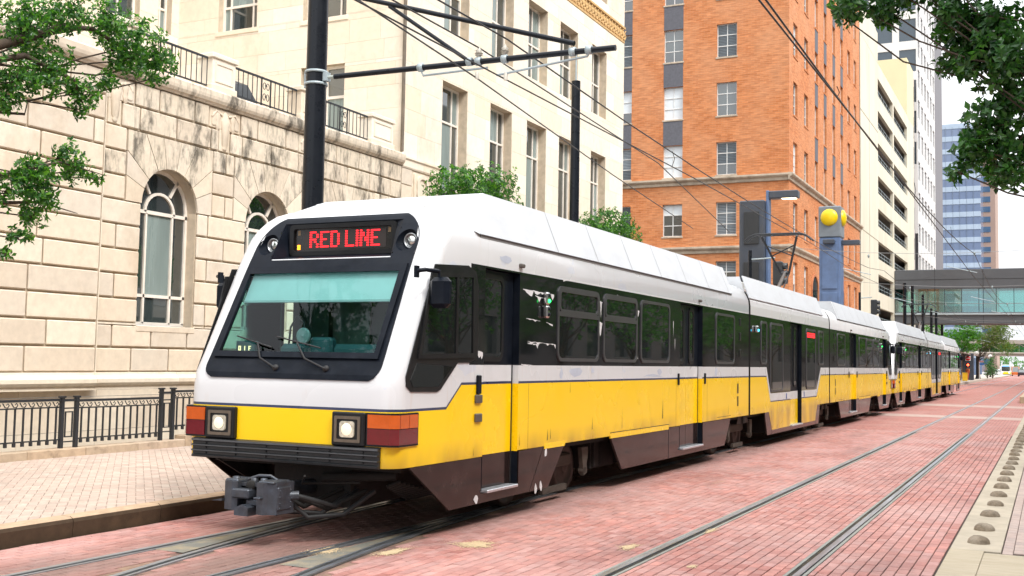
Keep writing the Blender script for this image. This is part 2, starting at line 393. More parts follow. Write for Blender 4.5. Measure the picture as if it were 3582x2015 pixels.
ORD = ['nearest', 'second', 'third', 'fourth', 'fifth', 'sixth', 'seventh', 'eighth', 'ninth', 'tenth', 'eleventh', 'twelfth', 'thirteenth', 'fourteenth', 'fifteenth', 'sixteenth', 'seventeenth', 'eighteenth', 'nineteenth', 'twentieth', 'twenty-first', 'twenty-second', 'twenty-third', 'twenty-fourth']
DOME = mat('dome_aggregate', (.21, .165, .115), .9, 0, .35, 22, .9, 60, dirt=(.46, .40, .32), dscale=6, damt=.6)
for i in range(24):
    mb = MB(); n = 18; rr = .113 + R.uniform(-.006, .006); h = .076 + R.uniform(-.006, .008)
    mb.lathe([(rr * 1.02, -.01), (rr, .012), (rr * .93, h * .45), (rr * .74, h * .76), (rr * .45, h * .94), (rr * .15, h), (0, h)], (0, 0, 0), 'z', n)
    mb.v = [(x + R.uniform(-.004, .004), y + R.uniform(-.004, .004), z + (R.uniform(-.003, .003) if z > .02 else 0)) for x, y, z in mb.v]
    yy = 12.95 + i * 1.215 - (0.15 if i == 1 else 0)
    d = mb.build('concrete_dome', DOME, None, (-.70 + R.uniform(-.01, .01), yy, .006), (0, 0, R.uniform(0, 6)))
    tag(d, ('nearest' if i == 0 else ORD[i] + ' from the near end') + ' of the small concrete domes along the kerb strip', 'dome', 'concrete domes along the right kerb strip')
# raised platforms far away
pf = MB().cbox(-1.5, 66.2, -.05, 4, 118, .36, .02).build('platform', mat('platform_tan', (.46, .36, .24), .85, 0, .1, 4)); pf['kind'] = 'structure'
pf = MB().cbox(-16, 100.5, -.05, -8.62, 215, .28, .02).build('platform', mat('platform_grey', (.46, .40, .34), .85, 0, .1, 4, dirt=(.3, .25, .2))); pf['kind'] = 'structure'
pf = MB().cbox(-16, 215.2, -.05, -9.1, 420, .22, .02).build('platform', MATS['platform_grey']); pf['kind'] = 'structure'
# small litter and sand spills by the track
for (x, y, rx, ry) in ((-5.27, 10.0, .26, .30), (-3.87, 10.7, .10, .26), (-5.75, 9.2, .12, .35), (-3.45, 12.2, .05, .3), (-3.0, 10.0, .06, .12), (-6.35, 8.9, .16, .3)):
    mb = MB()
    for _ in range(int(1500 * rx * ry / .05)):
        q = abs(R.gauss(0, .42)); t = R.uniform(0, 6.283); px, py = x + rx * q * math.cos(t) * (1 + .3 * math.sin(3 * t + y)), y + ry * q * math.sin(t); e = R.uniform(.004, .013) * (1.25 - .6 * min(1, q))
        mb.add([(px + e * math.cos(a) * R.uniform(.6, 1.2), py + e * math.sin(a) * R.uniform(.7, 1.6), .0035 + R.uniform(0, .002)) for a in (0, 1.05, 2.1, 3.14, 4.19, 5.24)], [tuple(range(6))])
    o = mb.build('sand_spill', mat('spilt_sand', (.62, .47, .28), .95, 0, .15, 30, .6, 200), street, fix=False); o['kind'] = 'stuff'
# ================================================================== the trams
def livery(name, mid):
    k = NT(name); x, y, z = k.sep(k.coord('Object'))
    ob = k.coord('Object'); ax = k.math('ABSOLUTE', x)
    if mid:
        t = k.math('MINIMUM', k.mr(y, 15.7, 16.1, 0, 1), k.mr(y, 22.25, 21.65, 0, 1))
        h = k.math('SUBTRACT', 1.60, k.math('MULTIPLY', t, .58)); bb = k.math('SUBTRACT', 1.82, k.math('MULTIPLY', t, .60)); ok = 1.0
    else:
        h = k.mr(y, 1.0, 1.33, 1.345, 1.60); bb = 1.82; ok = k.math('GREATER_THAN', y, 1.5)
    yel = k.math('LESS_THAN', z, h); stripe = k.math('MULTIPLY', k.math('GREATER_THAN', z, h), k.math('LESS_THAN', z, k.math('ADD', h, .028)))
    blk = k.math('MULTIPLY', k.math('MULTIPLY', k.math('GREATER_THAN', z, bb), k.math('LESS_THAN', z, 2.95)), k.math('MULTIPLY', ok, k.math('GREATER_THAN', ax, 1.2)))
    # wear: peeled white on the black band, grey repair patches on the white, grime and scratches on the yellow
    mp = k.n('Mapping'); k.l(ob, mp.inputs[0]); mp.inputs['Scale'].default_value = (1, 1.1, 3.2)
    n1 = k.noise(mp.outputs[0], 1.15, 6, .62); peel = k.math('MULTIPLY', k.mr(n1, .685, .695, 0, 1), k.mr(y, 4, 9, 1, .0))
    n2 = k.noise(mp.outputs[0], 1.1, 4, .5); patch = k.mr(n2, .665, .672, 0, .4)
    mp2 = k.n('Mapping'); k.l(ob, mp2.inputs[0]); mp2.inputs['Scale'].default_value = (1, 9, .7)
    n3 = k.noise(mp2.outputs[0], 2.2, 3, .5); scr = k.mr(n3, .80, .81, 0, 1)
    n4 = k.noise(ob, .9, 2); grime = k.mr(n4, .35, .75, 0, 1)
    low = k.mr(z, 1.1, .78, 0, 1); nlow = k.noise(k.coord('Object', (1, 2, .5)), 1.4, 2, .4); gl_ = k.math('MULTIPLY', k.mr(z, 1.02, .78, 0, 1), k.mr(nlow, .35, .7, .15, .75))
    cw = k.mix(k.math('MULTIPLY', grime, .12), (.63, .64, .65), (.50, .49, .48)); cw = k.mix(patch, cw, (.52, .57, .68))
    rust = k.noise(k.coord('Object', (1, 5, .35)), 2.5, 5, .6); cw = k.mix(k.mr(rust, .58, .8, 0, .38), cw, (.55, .40, .30))
    cy = k.mix(k.math('MULTIPLY', grime, .25), (.93, .60, .003), (.84, .50, .004)); cy = k.mix(k.math('MULTIPLY', k.math('MULTIPLY', scr, low), .8), cy, (.12, .08, .02))
    cb = k.mix(k.math('MULTIPLY', peel, .95), (.008, .009, .010), (.72, .72, .72))
    cy = k.mix(gl_, cy, (.30, .17, .03)); c = k.mix(yel, cw, cy); c = k.mix(k.math('MULTIPLY', stripe, .95), c, (.006, .018, .075)); c = k.mix(blk, c, cb)
    r = k.mixf(blk, .26, k.math('ADD', .035, k.math('MULTIPLY', peel, .3))); r = k.math('ADD', r, k.math('MULTIPLY', grime, .05))
    return k.out(c, r, 0, .42, .15)
LIV_E, LIV_M = livery('livery_end', False), livery('livery_mid', True)
WHITEP = mat('white_paint', (.63, .64, .65), .32, 0, .06, 3, dirt=(.55, .52, .48), dscale=1.4, damt=.22, world=False, coat=.2)
FAIRP = mat('fairing_white', (.50, .52, .545), .38, 0, .05, 2, dirt=(.36, .36, .36), dscale=2.6, damt=.35, world=False, stretch=(1, .6, 1.4))
BLKP = mat('mask_black', (.006, .0085, .014), .36, 0, .25, 8, spec=.12, world=False, dirt=(.02, .023, .03), dscale=5, damt=.4)
BLKR = mat('window_rubber', (.010, .010, .011), .34, 0, .2, 8, spec=.3, world=False)
BROWN = mat('brown_skirt', (.019, .012, .011), .12, 0, .18, 4, spec=.25, world=False, dirt=(.07, .045, .04), dscale=3, damt=.4, bump=.05, bs=2.5)
UNDER = mat('underframe', (.010, .009, .008), .85, 0, .4, 6, .4, 30)
COUP = mat('coupler_steel', (.06, .069, .086), .42, .45, .3, 14, .2, 60, dirt=(.05, .045, .04), dscale=5, damt=.6)
SIDEG = NT('side_glass'); SIDEG.out((.008, .011, .011), .02, 0, .9); SIDEG = SIDEG.m
SHIELD = glass('windshield_glass', (.60, .87, .84), .0, 1.30)
BLIND = mat('teal_blind', (.62, .70, .70), .8, 0, .08, 3, world=False)
CABIN = mat('cab_interior', (.035, .06, .055), .7, 0, .3, 3, world=False)
DASH = mat('dash', (.03, .09, .10), .5, 0, .2, 4, world=False)
YELP = mat('door_yellow', (.93, .60, .003), .26, 0, .06, 3, world=False, coat=.25)
LAMPG = mat('lamp_glass', (.62, .58, .50), .10, .6, .5, 26, emit=(1, .85, .6), estr=.10, world=False)
CHROME = mat('lamp_reflector', (.62, .62, .60), .14, .95, .2, 30, world=False)
AMBER = mat('amber_lens', (.46, .070, .002), .14, 0, .15, 10, coat=.6, world=False, emit=(1, .22, .01), estr=.05)
REDL = mat('red_lens', (.13, .001, .006), .12, 0, .15, 10, coat=.6, world=False)
LEDR = mat('led_red', (.5, .01, .005), .5, 0, 0, emit=(1, .012, .022), estr=1.6)
LEDO = mat('led_orange', (.5, .1, .005), .5, 0, 0, emit=(1, .22, .01), estr=4.0)
LEDG = mat('led_green', (.0, .4, .1), .5, 0, 0, emit=(.02, 1, .12), estr=3.0)
GREYB = mat('grey_box', (.10, .085, .075), .5, .2, .15, 12, world=False)
SILVER = mat('step_silver', (.55, .57, .6), .35, .7, .15, 30, world=False)
HW = 1.345
YF = [(.78, 0), (1.34, 0), (1.55, .006), (1.70, .03), (1.90, .145), (2.85, .64), (3.13, .80), (3.353, .93), (3.445, .99), (3.515, 1.05), (3.56, 1.13), (3.575, 1.28)]
yf = lambda z: lerp_tab(z, YF)
ARC = [(3.13 + .445 * math.sin(math.radians(a)), .9 + .445 * math.cos(math.radians(a))) for a in range(0, 91, 15)]
DOORS_E = [(1.85, 2.76), (9.22, 10.58)]
def end_car(root, loc=(0, 0, 0), rz=0, full=True):
    """front car: y=0 nose .. 14.05 joint, right side +x"""
    car = MB(); L = 14.05
    def hwm(z):
        a = 1.125 + (1.07 - 1.125) * (z - 1.64) / 1.8
        if z > 3.10: a -= .40 - math.sqrt(max(0, .40 ** 2 - (z - 3.10) ** 2)) if z - 3.10 < .4 else .4
        if z < 1.80: a -= .16 - math.sqrt(max(0, .16 ** 2 - (1.80 - z) ** 2))
        return a
    levels = [(z, HW) for z in (.79, 1.05, 1.34, 1.55, 1.70, 1.90, 2.2, 2.5, 2.85, 2.97)] + ARC
    rings = []; r = .2
    for z, w_ in levels:
        y0 = yf(z); xi = w_ - r; cx = min(1.04, xi * .93) if z < 2.96 else min(xi - .004, hwm(z) - .03)
        half = [(w_, 1.85), (w_, (1.85 + y0 + r) / 2), (w_, y0 + r)] + [(xi + r * math.cos(t), y0 + r - r * math.sin(t)) for t in (.3, .65, 1.0, 1.3)] + [(xi, y0), (cx, y0)]
        rings.append([(x, y, z) for x, y in half] + [(0, y0 - (.0), z)] + [(-x, y, z) for x, y in reversed(half)])
    n = len(rings[0]); h = n // 2; vs = [p for q in rings for p in q]; fs = []
    for i in range(len(rings) - 1):
        z0, z1 = levels[i][0], levels[i + 1][0]
        for j in range(n - 1):
            if j in (h - 1, h) and ((z0 >= 1.89 and z1 <= 2.86) or (z0 >= 2.96 and z1 <= 3.446)): continue        # windshield and display openings
            if j >= n - 3 and z0 >= 1.89 and z1 <= 2.86: continue               # cab side window on the kerb side
            fs.append((i * n + j, i * n + j + 1, (i + 1) * n + j + 1, (i + 1) * n + j))
    car.add(vs, fs, 0, True); car.add(rings[-1], [tuple(range(n))], 0)
    bounds = [1.85] + [q for d in DOORS_E for q in d] + [L]
    for s in (-1, 1):
        for a, b in zip(bounds[::2], bounds[1::2]):
            pass
        solid = [(DOORS_E[0][1], DOORS_E[1][0]), (DOORS_E[1][1], L)]
        for a, b in solid:
            car.add([(s * HW, a, .80), (s * HW, b, .80), (s * HW, b, 2.97), (s * HW, a, 2.97)], [(0, 1, 2, 3)])
        for a, b in DOORS_E:                                                  # header strip over each door
            car.add([(s * HW, a, 2.93), (s * HW, b, 2.93), (s * HW, b, 2.97), (s * HW, a, 2.97)], [(0, 1, 2, 3)])
        pr = [(2.97, HW)] + ARC
        for (z0, w0), (z1, w1) in zip(pr, pr[1:]):
            car.add([(s * w0, 1.85, z0), (s * w0, L, z0), (s * w1, L, z1), (s * w1, 1.85, z1)], [(0, 1, 2, 3)], 0, True)
    car.add([(-.9, 1.85, 3.575), (.9, 1.85, 3.575), (.9, L, 3.575), (-.9, L, 3.575)], [(0, 1, 2, 3)])
    prof = [(HW, .80), (HW, 2.97)] + [(w_, z) for z, w_ in ARC]; prof += [(-x, z) for x, z in reversed(prof)]
    car.add([(x, L, z) for x, z in prof], [tuple(range(len(prof)))], 1)
    body = car.build('end_car_body', [LIV_E, UNDER], root, loc, (0, 0, rz), fix=False)
    me = body.data; bm = bmesh.new(); bm.from_mesh(me); bmesh.ops.remove_doubles(bm, verts=bm.verts, dist=.0005); bmesh.ops.recalc_face_normals(bm, faces=bm.faces); bm.to_mesh(me); bm.free()
    B = lambda mb, name, m, **k: mb.build(name, m, body, **k)
    # ---- doors in recesses, both sides
    for s in (-1, 1):
        xo, xd = s * HW, s * (HW - .085)
        for di, (a, b) in enumerate(DOORS_E):
            j = MB(); 
            for yy in (a, b):
                for z0, z1, m in ((.40, .79, 0), (.79, 1.60, 1), (1.60, 1.82, 2), (1.82, 2.93, 0)): j.add([(xo, yy, z0), (xd - s * .01, yy, z0), (xd - s * .01, yy, z1), (xo, yy, z1)], [(0, 1, 2, 3)], m)
            j.add([(xo, a, 2.93), (xo, b, 2.93), (xd - s * .01, b, 2.93), (xd - s * .01, a, 2.93)], [(0, 1, 2, 3)])
            B(j, 'door_jamb', [BLKP, YELP, WHITEP], fix=False)
            leaves = [(a + .002, b - .02)] if di == 0 else [(a + .002, a + .60), (a + .612, b - .02)]
            for (c, d) in leaves:
                lf = MB()
                for z0, z1, m in ((.405, .79, 3), (.79, 1.60, 1), (1.60, 1.82, 0), (1.82, 2.92, 2)):
                    lf.box(xd - s * .03, c, z0, xd, d, z1, m)
                lf.box(xd, c, 1.60, xd + s * .002, d, 1.628, 4)
                leaf = B(lf, 'door_leaf', [WHITEP, YELP, BLKP, BROWN, mat('stripe_blue', (.006, .018, .075), .3, 0, .1, 4)])
                ga, gb = (c + .03, c + .62) if di == 0 else (c + .12, c + .44)
                MB().ring(rrect(ga, gb, 1.86, 2.88, .11), rrect(ga + .05, gb - .05, 1.92, 2.82, .08), 'x', xd, xd + s * .018).build('door_window_frame', BLKR, leaf)
                MB().prism(rrect(ga + .05, gb - .05, 1.92, 2.82, .08), 'x', xd + s * .001, xd + s * .008).build('door_glass', SIDEG, leaf)
            B(MB().box(xd, b - .028, .41, xd + s * .006, b - .004, 1.82), 'door_seal', RUBBER)
            st = MB().cbox(xd - s * .02, a + .06, .375, xo + s * .05, b - .06, .41, .006); B(st, 'door_step', SILVER)
        # ---- windows
        for (a, b, hop) in ((3.89, 5.36, 1), (5.53, 6.97, 1), (7.13, 8.60, 0), (11.45, 12.85, 0)):
            fr = MB().ring(rrect(a, b, 1.875, 2.865, .12), rrect(a + .045, b - .045, 1.92, 2.82, .09), 'x', xo, xo + s * .016)
            if hop:
                fr.box(xo, a + .04, 2.47, xo + s * .018, b - .04, 2.53)
                fr.ring(rrect(a + .05, b - .05, 2.53, 2.82, .07), rrect(a + .085, b - .085, 2.56, 2.79, .05), 'x', xo, xo + s * .02)
            wf = B(fr, 'side_window', mat('window_trim', (.09, .09, .095), .35, .5, .2, 10))
            MB().prism(rrect(a + .045, b - .045, 1.92, 2.82, .09), 'x', xo + s * .001, xo + s * .006).build('window_glass', SIDEG, wf)
        # ---- cab side window
        out_ = [(.69, 2.87), (1.42, 2.915), (1.60, 2.86), (1.67, 2.70), (1.68, 1.95), (1.63, 1.88), (1.50, 1.845), (1.22, 1.84), (.86, 1.56), (.78, 1.535), (.26, 1.545), (.175, 1.60), (.165, 1.70)]
        if s > 0: lf_ = MB().prism(out_, 'x', xo + s * .002, xo + s * .012)
        else: lf_ = MB().ring(out_, [(.72 + (a - .95) * .86 + .23, 2.34 + (b - 2.34) * .86) if b > 1.8 else (max(.42, a), 1.93) for a, b in out_], 'x', xo + s * .002, xo + s * .012)
        wf = B(lf_, 'cab_side_window', BLKR)
        if s < 0: MB().prism([(.45, 1.91), (1.62, 1.91), (1.62, 2.80), (.75, 2.80)], 'x', xo + s * .001, xo - s * .004).build('cab_side_glass', SHIELD, wf)
        if s > 0: MB().prism([(.62, 2.74), (1.13, 2.81), (1.155, 1.93), (.43, 1.92), (.37, 1.97)], 'x', xo + s * .013, xo + s * .017).build('cab_side_glass', SIDEG, wf)
        if s > 0: MB().prism(rrect(1.19, 1.52, 1.93, 2.81, .07), 'x', xo + s * .013, xo + s * .017).build('cab_side_glass', SIDEG, wf)
        MB().prism([(.36, 1.83), (1.10, 1.80), (.80, 1.59), (.29, 1.59), (.24, 1.66)], 'x', xo + s * .013, xo + s * .017).build('cab_low_glass', SIDEG, wf)
        fr = MB().ring([(.60, 2.78), (1.56, 2.85), (1.58, 1.90), (.36, 1.88)], [(.64, 2.73), (1.51, 2.79), (1.53, 1.95), (.43, 1.93)], 'x', xo + s * .013, xo + s * .03); fr.box(xo + s * .013, 1.14, 1.92, xo + s * .028, 1.19, 2.80)
        fr.build('cab_window_frame', BLKR, wf)
        # ---- mirror
        mr_ = MB(); mr_.box(xo, .28 + (.2 if s < 0 else 0), 2.70, xo + s * .03, .34 + (.2 if s < 0 else 0), 2.82); mr_.tube([(xo + s * .02, .31 + (.2 if s < 0 else 0), 2.77), (xo + s * .10, .34 + (.22 if s < 0 else 0), 2.78), (xo + s * .13, .56 + (.12 if s < 0 else 0), 2.78)], .022, 8); mr_.tube([(xo + s * .13, .56 + (.12 if s < 0 else 0), 2.80), (xo + s * .13, .56 + (.12 if s < 0 else 0), 2.68)], .018, 8)
        mm = B(mr_, 'mirror_arm', BLKP)
        MB().cbox(xo + s * .04, .50 + (.12 if s < 0 else 0), 2.40, xo + s * (.27 if s > 0 else .20), .63 + (.12 if s < 0 else 0), 2.72, .045).build('mirror', BLKP, mm)
        # ---- signal lamp clusters, boxes, vents, cameras
        for zz, lit in ((2.67, True), (2.50, False)):
            g = MB().cbox(xo, 3.42, zz - .08, xo + s * .07, 3.52, zz + .08, .02); gg = B(g, 'signal_lamp', CHROME)
            for q in (-.033, .037):
                MB().lathe([(.024, 0), (.024, .012), (.014, .022), (0, .024)], (xo + s * .069, 3.47, zz + q), 'x', 10, sgn=s).build('signal_lens', LEDG if (lit and q < 0) else BLKP, gg)
        for zz, dz, dy in ((1.60, .14, .045), (1.44, .062, .075), (1.23, .062, .075)):
            B(MB().cbox(xo, 1.71 - dy, zz - dz * .75, xo + s * .03, 1.71 + dy, zz + dz * .75, .008), 'door_button_box', GREYB if dz < .1 else BLKP)
        for yy in (9.10, 10.72): B(MB().cbox(xo, yy - .03, 1.50, xo + s * .025, yy + .03, 1.70, .006), 'door_button', BLKP)
        for yy in (2.72, 10.3): B(MB().cbox(xo - s * .03, yy, 3.0, xo + s * .05, yy + .09, 3.05, .012), 'roof_camera', GREYB)
        for zz in (1.38, 1.12): 
            g = MB().box(xo, 13.10, zz - .10, xo + s * .004, 13.20, zz + .10); g2 = B(g, 'side_vent', mat('vent_dark', (.05, .035, .01), .6)); 
        for zz in (2.75, 2.45, 2.1): B(MB().cbox(xo, 13.25, zz - .08, xo + s * .01, 13.38, zz + .08, .004), 'marker_lamp', BLKR)
        # ---- seams, access panel lines in the yellow
        g = MB()
        for yy in (3.05, 9.0, 10.9): g.box(xo, yy, .80, xo + s * .0015, yy + .006, 1.6)
        B(g, 'panel_seam', mat('seam', (.25, .14, .01), .6))
        # ---- brown skirts
        sk = MB()
        sk.prism([(.28, .785), (1.12, .27), (1.84, .27), (1.84, .785)], 'x', xo - s * .035, xo - s * .004)
        sk.prism([(1.84, .27), (2.81, .27), (2.81, .372), (1.84, .372)], 'x', xo - s * .035, xo - s * .004)
        sk.prism([(2.81, .27), (3.12, .27), (3.52, .80), (2.81, .785)], 'x', xo - s * .035, xo - s * .004)
        B(sk, 'skirt', BROWN)
        sk = MB().prism([(3.13, .27), (3.68, .27), (4.20, .79), (3.535, .79)], 'x', xo - s * .035, xo - s * .002); B(sk, 'skirt_hatch', BROWN)
        sk = MB().prism([(3.545, .765), (4.19, .765), (4.235, .835), (3.565, .835)], 'x', xo - s * .02, xo + s * .003); B(sk, 'hatch_band', YELP)
        sk = MB(); sk.prism([(5.92, .76), (6.38, .28), (9.20, .28), (9.20, .79), (8.62, .79), (8.62, .76)], 'x', xo - s * .035, xo - s * .003)
        sk.prism([(9.20, .28), (10.64, .28), (10.64, .372), (9.20, .372)], 'x', xo - s * .035, xo - s * .003)
        sk.prism([(10.64, .28), (12.15, .28), (12.60, .79), (10.64, .79)], 'x', xo - s * .035, xo - s * .003); B(sk, 'skirt', BROWN)
        sk = MB().prism([(5.88, .765), (8.60, .765), (8.60, .84), (5.86, .84)], 'x', xo - s * .02, xo + s * .004); B(sk, 'hatch_band', YELP)
        g = MB(); g.box(xo, 5.86, .842, xo + s * .002, 8.62, .852); g.box(xo - s * .003, 8.605, .28, xo, 8.615, .84); g.box(xo, 11.6, .842, xo + s * .002, 12.6, .85); B(g, 'hatch_gap', BLKP)
        # ---- tail lamp cluster wrapping the corner
        pts = [(1.02, -.025), (1.30, -.02), (HW + .018, .04), (HW + .018, .41), (HW - .02, .41), (HW - .02, .22), (1.10, .06), (1.02, .06)]
        px = [(s * a, b) for a, b in pts]
        hs_ = MB(); hs_.prism(px, 'z', 1.005, 1.335); hh = B(hs_, 'lamp_housing', BLKR)
        def wrap(o, z0, z1, ya, yb):
            q = [(1.04, -.032), (1.298, -.028), (HW + .025, .036), (HW + .025, .39), (HW + .01, .39), (HW + .01, .05), (1.29, -.015), (1.04, -.015)]
            return MB().prism([(s * a, b) for a, b in q], 'z', z0, z1)
        wrap(0, 1.185, 1.318, 0, 0).build('amber_lens', AMBER, hh); wrap(0, 1.025, 1.178, 0, 0).build('red_lens', REDL, hh)
        g = MB()
        for yy in (.05, .22): g.box(s * (HW + .02), yy, 1.185, s * (HW + .027), yy + .006, 1.318)
        g.build('lens_divider', mat('amber_dark', (.25, .03, .002), .3), hh)
        # ---- headlamp
        hb = MB().cbox(s * .62, -.05, 1.0, s * 1.015, .05, 1.335, .012); hb = B(hb, 'headlamp_box', BLKR)
        g = MB().ring(rrect(min(s * .66, s * .97), max(s * .66, s * .97), 1.035, 1.295, .01, 2), rrect(min(s * .69, s * .94), max(s * .69, s * .94), 1.065, 1.265, .01, 2), 'y', -.06, -.045); g.build('headlamp_bezel', mat('bezel_bronze', (.16, .13, .10), .4, .6, .15, 20), hb)
        g = MB().prism(rrect(min(s * .73, s * .90), max(s * .73, s * .90), 1.085, 1.245, .03), 'y', -.066, -.05); hl = g.build('headlamp', LAMPG, hb); MB().lathe([(.062, 0), (.04, .006), (0, .008)], (s * .815, -.0665, 1.165), 'y', 14, sgn=-1).build('headlamp_glow', mat('lamp_bulb', (.8, .7, .5), .3, 0, .1, 20, emit=(1, .80, .48), estr=.35, world=False), hb)
        # ---- round lamp sunk in the mask
        cx_, cz_, rb_ = .925, 3.15, .125; g = MB(); n_ = 40; oo_, ii_, bb_ = [], [], []
        for q in range(n_):
            t = 2 * math.pi * q / n_; c_, s__ = math.cos(t), math.sin(t); best = 9
            for lim, dd in (((.80 - cx_), c_), ((3.0 - cz_), s__), ((3.30 - cz_), s__)):
                if dd * lim > 1e-9: best = min(best, lim / dd)
            if c_ > 1e-6:
                for _ in range(3):
                    z_ = cz_ + min(best, .3) * s__; best = min(best, (hwm(max(3.0, min(3.3, z_))) - cx_) / c_)
            ox, oz = cx_ + best * c_, cz_ + best * s__; ix, iz_ = cx_ + min(rb_, best * .97) * c_, cz_ + min(rb_, best * .97) * s__
            oo_.append((s * ox, yf(oz) - .014, oz)); ii_.append((s * ix, yf(iz_) - .014, iz_)); bb_.append((s * (cx_ + .085 * c_), yf(3.15) + .10, cz_ + .085 * s__))
        g.add(oo_ + ii_, [(q, (q + 1) % n_, n_ + (q + 1) % n_, n_ + q) for q in range(n_)]); g.add(ii_ + bb_, [(q, (q + 1) % n_, n_ + (q + 1) % n_, n_ + q) for q in range(n_)], 0, True); rl = B(g, 'lamp_bowl', BLKP, fix=False)
        MB().lathe([(.088, .03), (.088, -.025), (.080, -.032), (.070, -.028), (.068, .02)], (s * cx_, yf(3.15) + .10, cz_), 'y', 28).build('lamp_rim', STEEL, rl)
        MB().lathe([(.070, .0), (.064, -.016), (.038, -.026), (0, -.03)], (s * cx_, yf(3.15) + .10, cz_), 'y', 20).build('lamp_lens', CHROME, rl)
        # roof fairing edge trim
    # ---- wear: peeled strips on the black band, gouges in the yellow
    rw_ = random.Random(4); pe = MB(); gr = MB(); xs_ = HW + .0012
    def jag(mb, y0, y1, z0, t, m=0):
        n_ = max(4, int((y1 - y0) / .05)); a = [(xs_, y0 + (y1 - y0) * i / n_, z0 - .02 * i / n_ + rw_.uniform(-.004, .004)) for i in range(n_ + 1)]; b = [(p[0], p[1], p[2] - t * (rw_.random() ** 2) - .004) for p in a]
        mb.add(a + b, [(i, i + 1, n_ + 2 + i, n_ + 1 + i) for i in range(n_)], m)
    for q in ((2.84, 3.78, 2.755, .09), (3.2, 3.5, 2.69, .10), (2.95, 3.36, 2.40, .02), (3.55, 3.75, 2.37, .02), (3.0, 3.85, 2.115, .05), (3.0, 3.3, 2.10, .06), (5.38, 5.5, 2.75, .3), (5.39, 5.5, 2.45, .32), (1.70, 1.82, 1.98, .12), (6.98, 7.08, 2.7, .1), (8.8, 8.83, 2.6, .3), (8.9, 8.92, 2.3, .25), (2.83, 3.3, 1.835, .02)): jag(pe, *q)
    B(pe, 'peeled_paint', mat('peel_white', (.62, .62, .62), .6, 0, .1, 9), fix=False)['kind'] = 'stuff'
    for (y_, z0, z1, w_) in ((2.81, .84, 1.0, .014), (3.62, .86, 1.02, .03), (3.72, .87, 1.03, .02), (5.15, .92, 1.12, .025), (6.35, .88, 1.22, .015), (8.25, .95, 1.30, .05), (4.35, 1.45, 1.62, .012), (12.4, .87, 1.1, .02), (1.63, .80, .9, .012), (7.1, 1.2, 1.35, .008)):
        gr.add([(xs_, y_, z0), (xs_, y_ + w_, z0 + .02), (xs_, y_ + w_ * .9, (z0 + z1) / 2), (xs_, y_ + w_ * .7, z1)], [(0, 1, 2, 3)])
    B(gr, 'paint_gouge', mat('gouge_dark', (.05, .035, .01), .7), fix=False)['kind'] = 'stuff'
    sp_ = MB()
    for (y_, z_) in ((1.72, .33), (3.45, .30), (3.30, .29), (3.60, .70)):
        c_ = [(xs_ - .001, y_ + rw_.uniform(.02, .06) * math.cos(t), z_ + rw_.uniform(.02, .09) * math.sin(t)) for t in [i * .785 for i in range(8)]]; sp_.add(c_, [tuple(range(8))])
    B(sp_, 'skirt_chip', MATS['peel_white'], fix=False)['kind'] = 'stuff'
    pt = MB()
    for (y0, y1, z0, z1) in ((2.2, 2.5, 3.03, 3.12), (4.3, 4.75, 1.66, 1.80), (4.0, 4.1, 1.63, 1.79), (5.1, 5.2, 1.7, 1.8), (7.3, 8.3, 1.64, 1.68), (8.0, 8.2, 1.66, 1.80), (11.4, 11.6, 1.65, 1.8)):
        n_ = 8; pt.add([(xs_ if z1 < 3 else HW - .004 + .006, y0 + (y1 - y0) * (.5 + .5 * math.cos(t)) + rw_.uniform(-.03, .03), z0 + (z1 - z0) * (.5 + .5 * math.sin(t)) + rw_.uniform(-.02, .02)) for t in [i * 6.283 / n_ for i in range(n_)]], [tuple(range(n_))])
    B(pt, 'repair_patch', mat('patch_grey', (.46, .50, .58), .5), fix=False)['kind'] = 'stuff'
    # ---- front mask
    mk = MB(); rows = 34
    zs = [1.645 + (1.88 - 1.645) * i / 8 for i in range(9)] + [1.88 + (2.87 - 1.88) * i / 6 for i in range(1, 7)] + [2.955, 3.00, 3.05, 3.10, 3.15, 3.20, 3.25, 3.30, 3.35, 3.40, 3.42, 3.44, 3.455, 3.465, 3.472]
    def mrow(z, cols): return [(x, yf(z) - .014, z) for x in cols]
    for z0, z1 in zip(zs, zs[1:]):
        a, b = hwm(z0), hwm(z1)
        if z0 >= 1.879 and z1 <= 2.871:
            for s in (-1, 1): mk.add([(s * 1.035, yf(z0) - .014, z0), (s * a, yf(z0) - .014, z0), (s * b, yf(z1) - .014, z1), (s * 1.035, yf(z1) - .014, z1)], [(0, 1, 2, 3)])
        elif z0 >= 2.954 and z1 <= 3.401:
            if z0 >= 2.999 and z1 <= 3.301: continue
            for s in (-1, 1): mk.add([(s * .80, yf(z0) - .014, z0), (s * a, yf(z0) - .014, z0), (s * b, yf(z1) - .014, z1), (s * .80, yf(z1) - .014, z1)], [(0, 1, 2, 3)])
        else: mk.add([(-a, yf(z0) - .014, z0), (a, yf(z0) - .014, z0), (b, yf(z1) - .014, z1), (-b, yf(z1) - .014, z1)], [(0, 1, 2, 3)])
    # returns round the mask edge
    for s in (-1, 1):
        for z0, z1 in zip(zs, zs[1:]):
            mk.add([(s * hwm(z0), yf(z0) - .014, z0), (s * hwm(z1), yf(z1) - .014, z1), (s * hwm(z1), yf(z1) + .02, z1), (s * hwm(z0), yf(z0) + .02, z0)], [(0, 1, 2, 3)])
    mask = B(mk, 'front_mask', BLKP)
    # windshield rubber and glass
    P = lambda x, z, d=0: (x, yf(z) - .014 - d, z)
    g = MB()
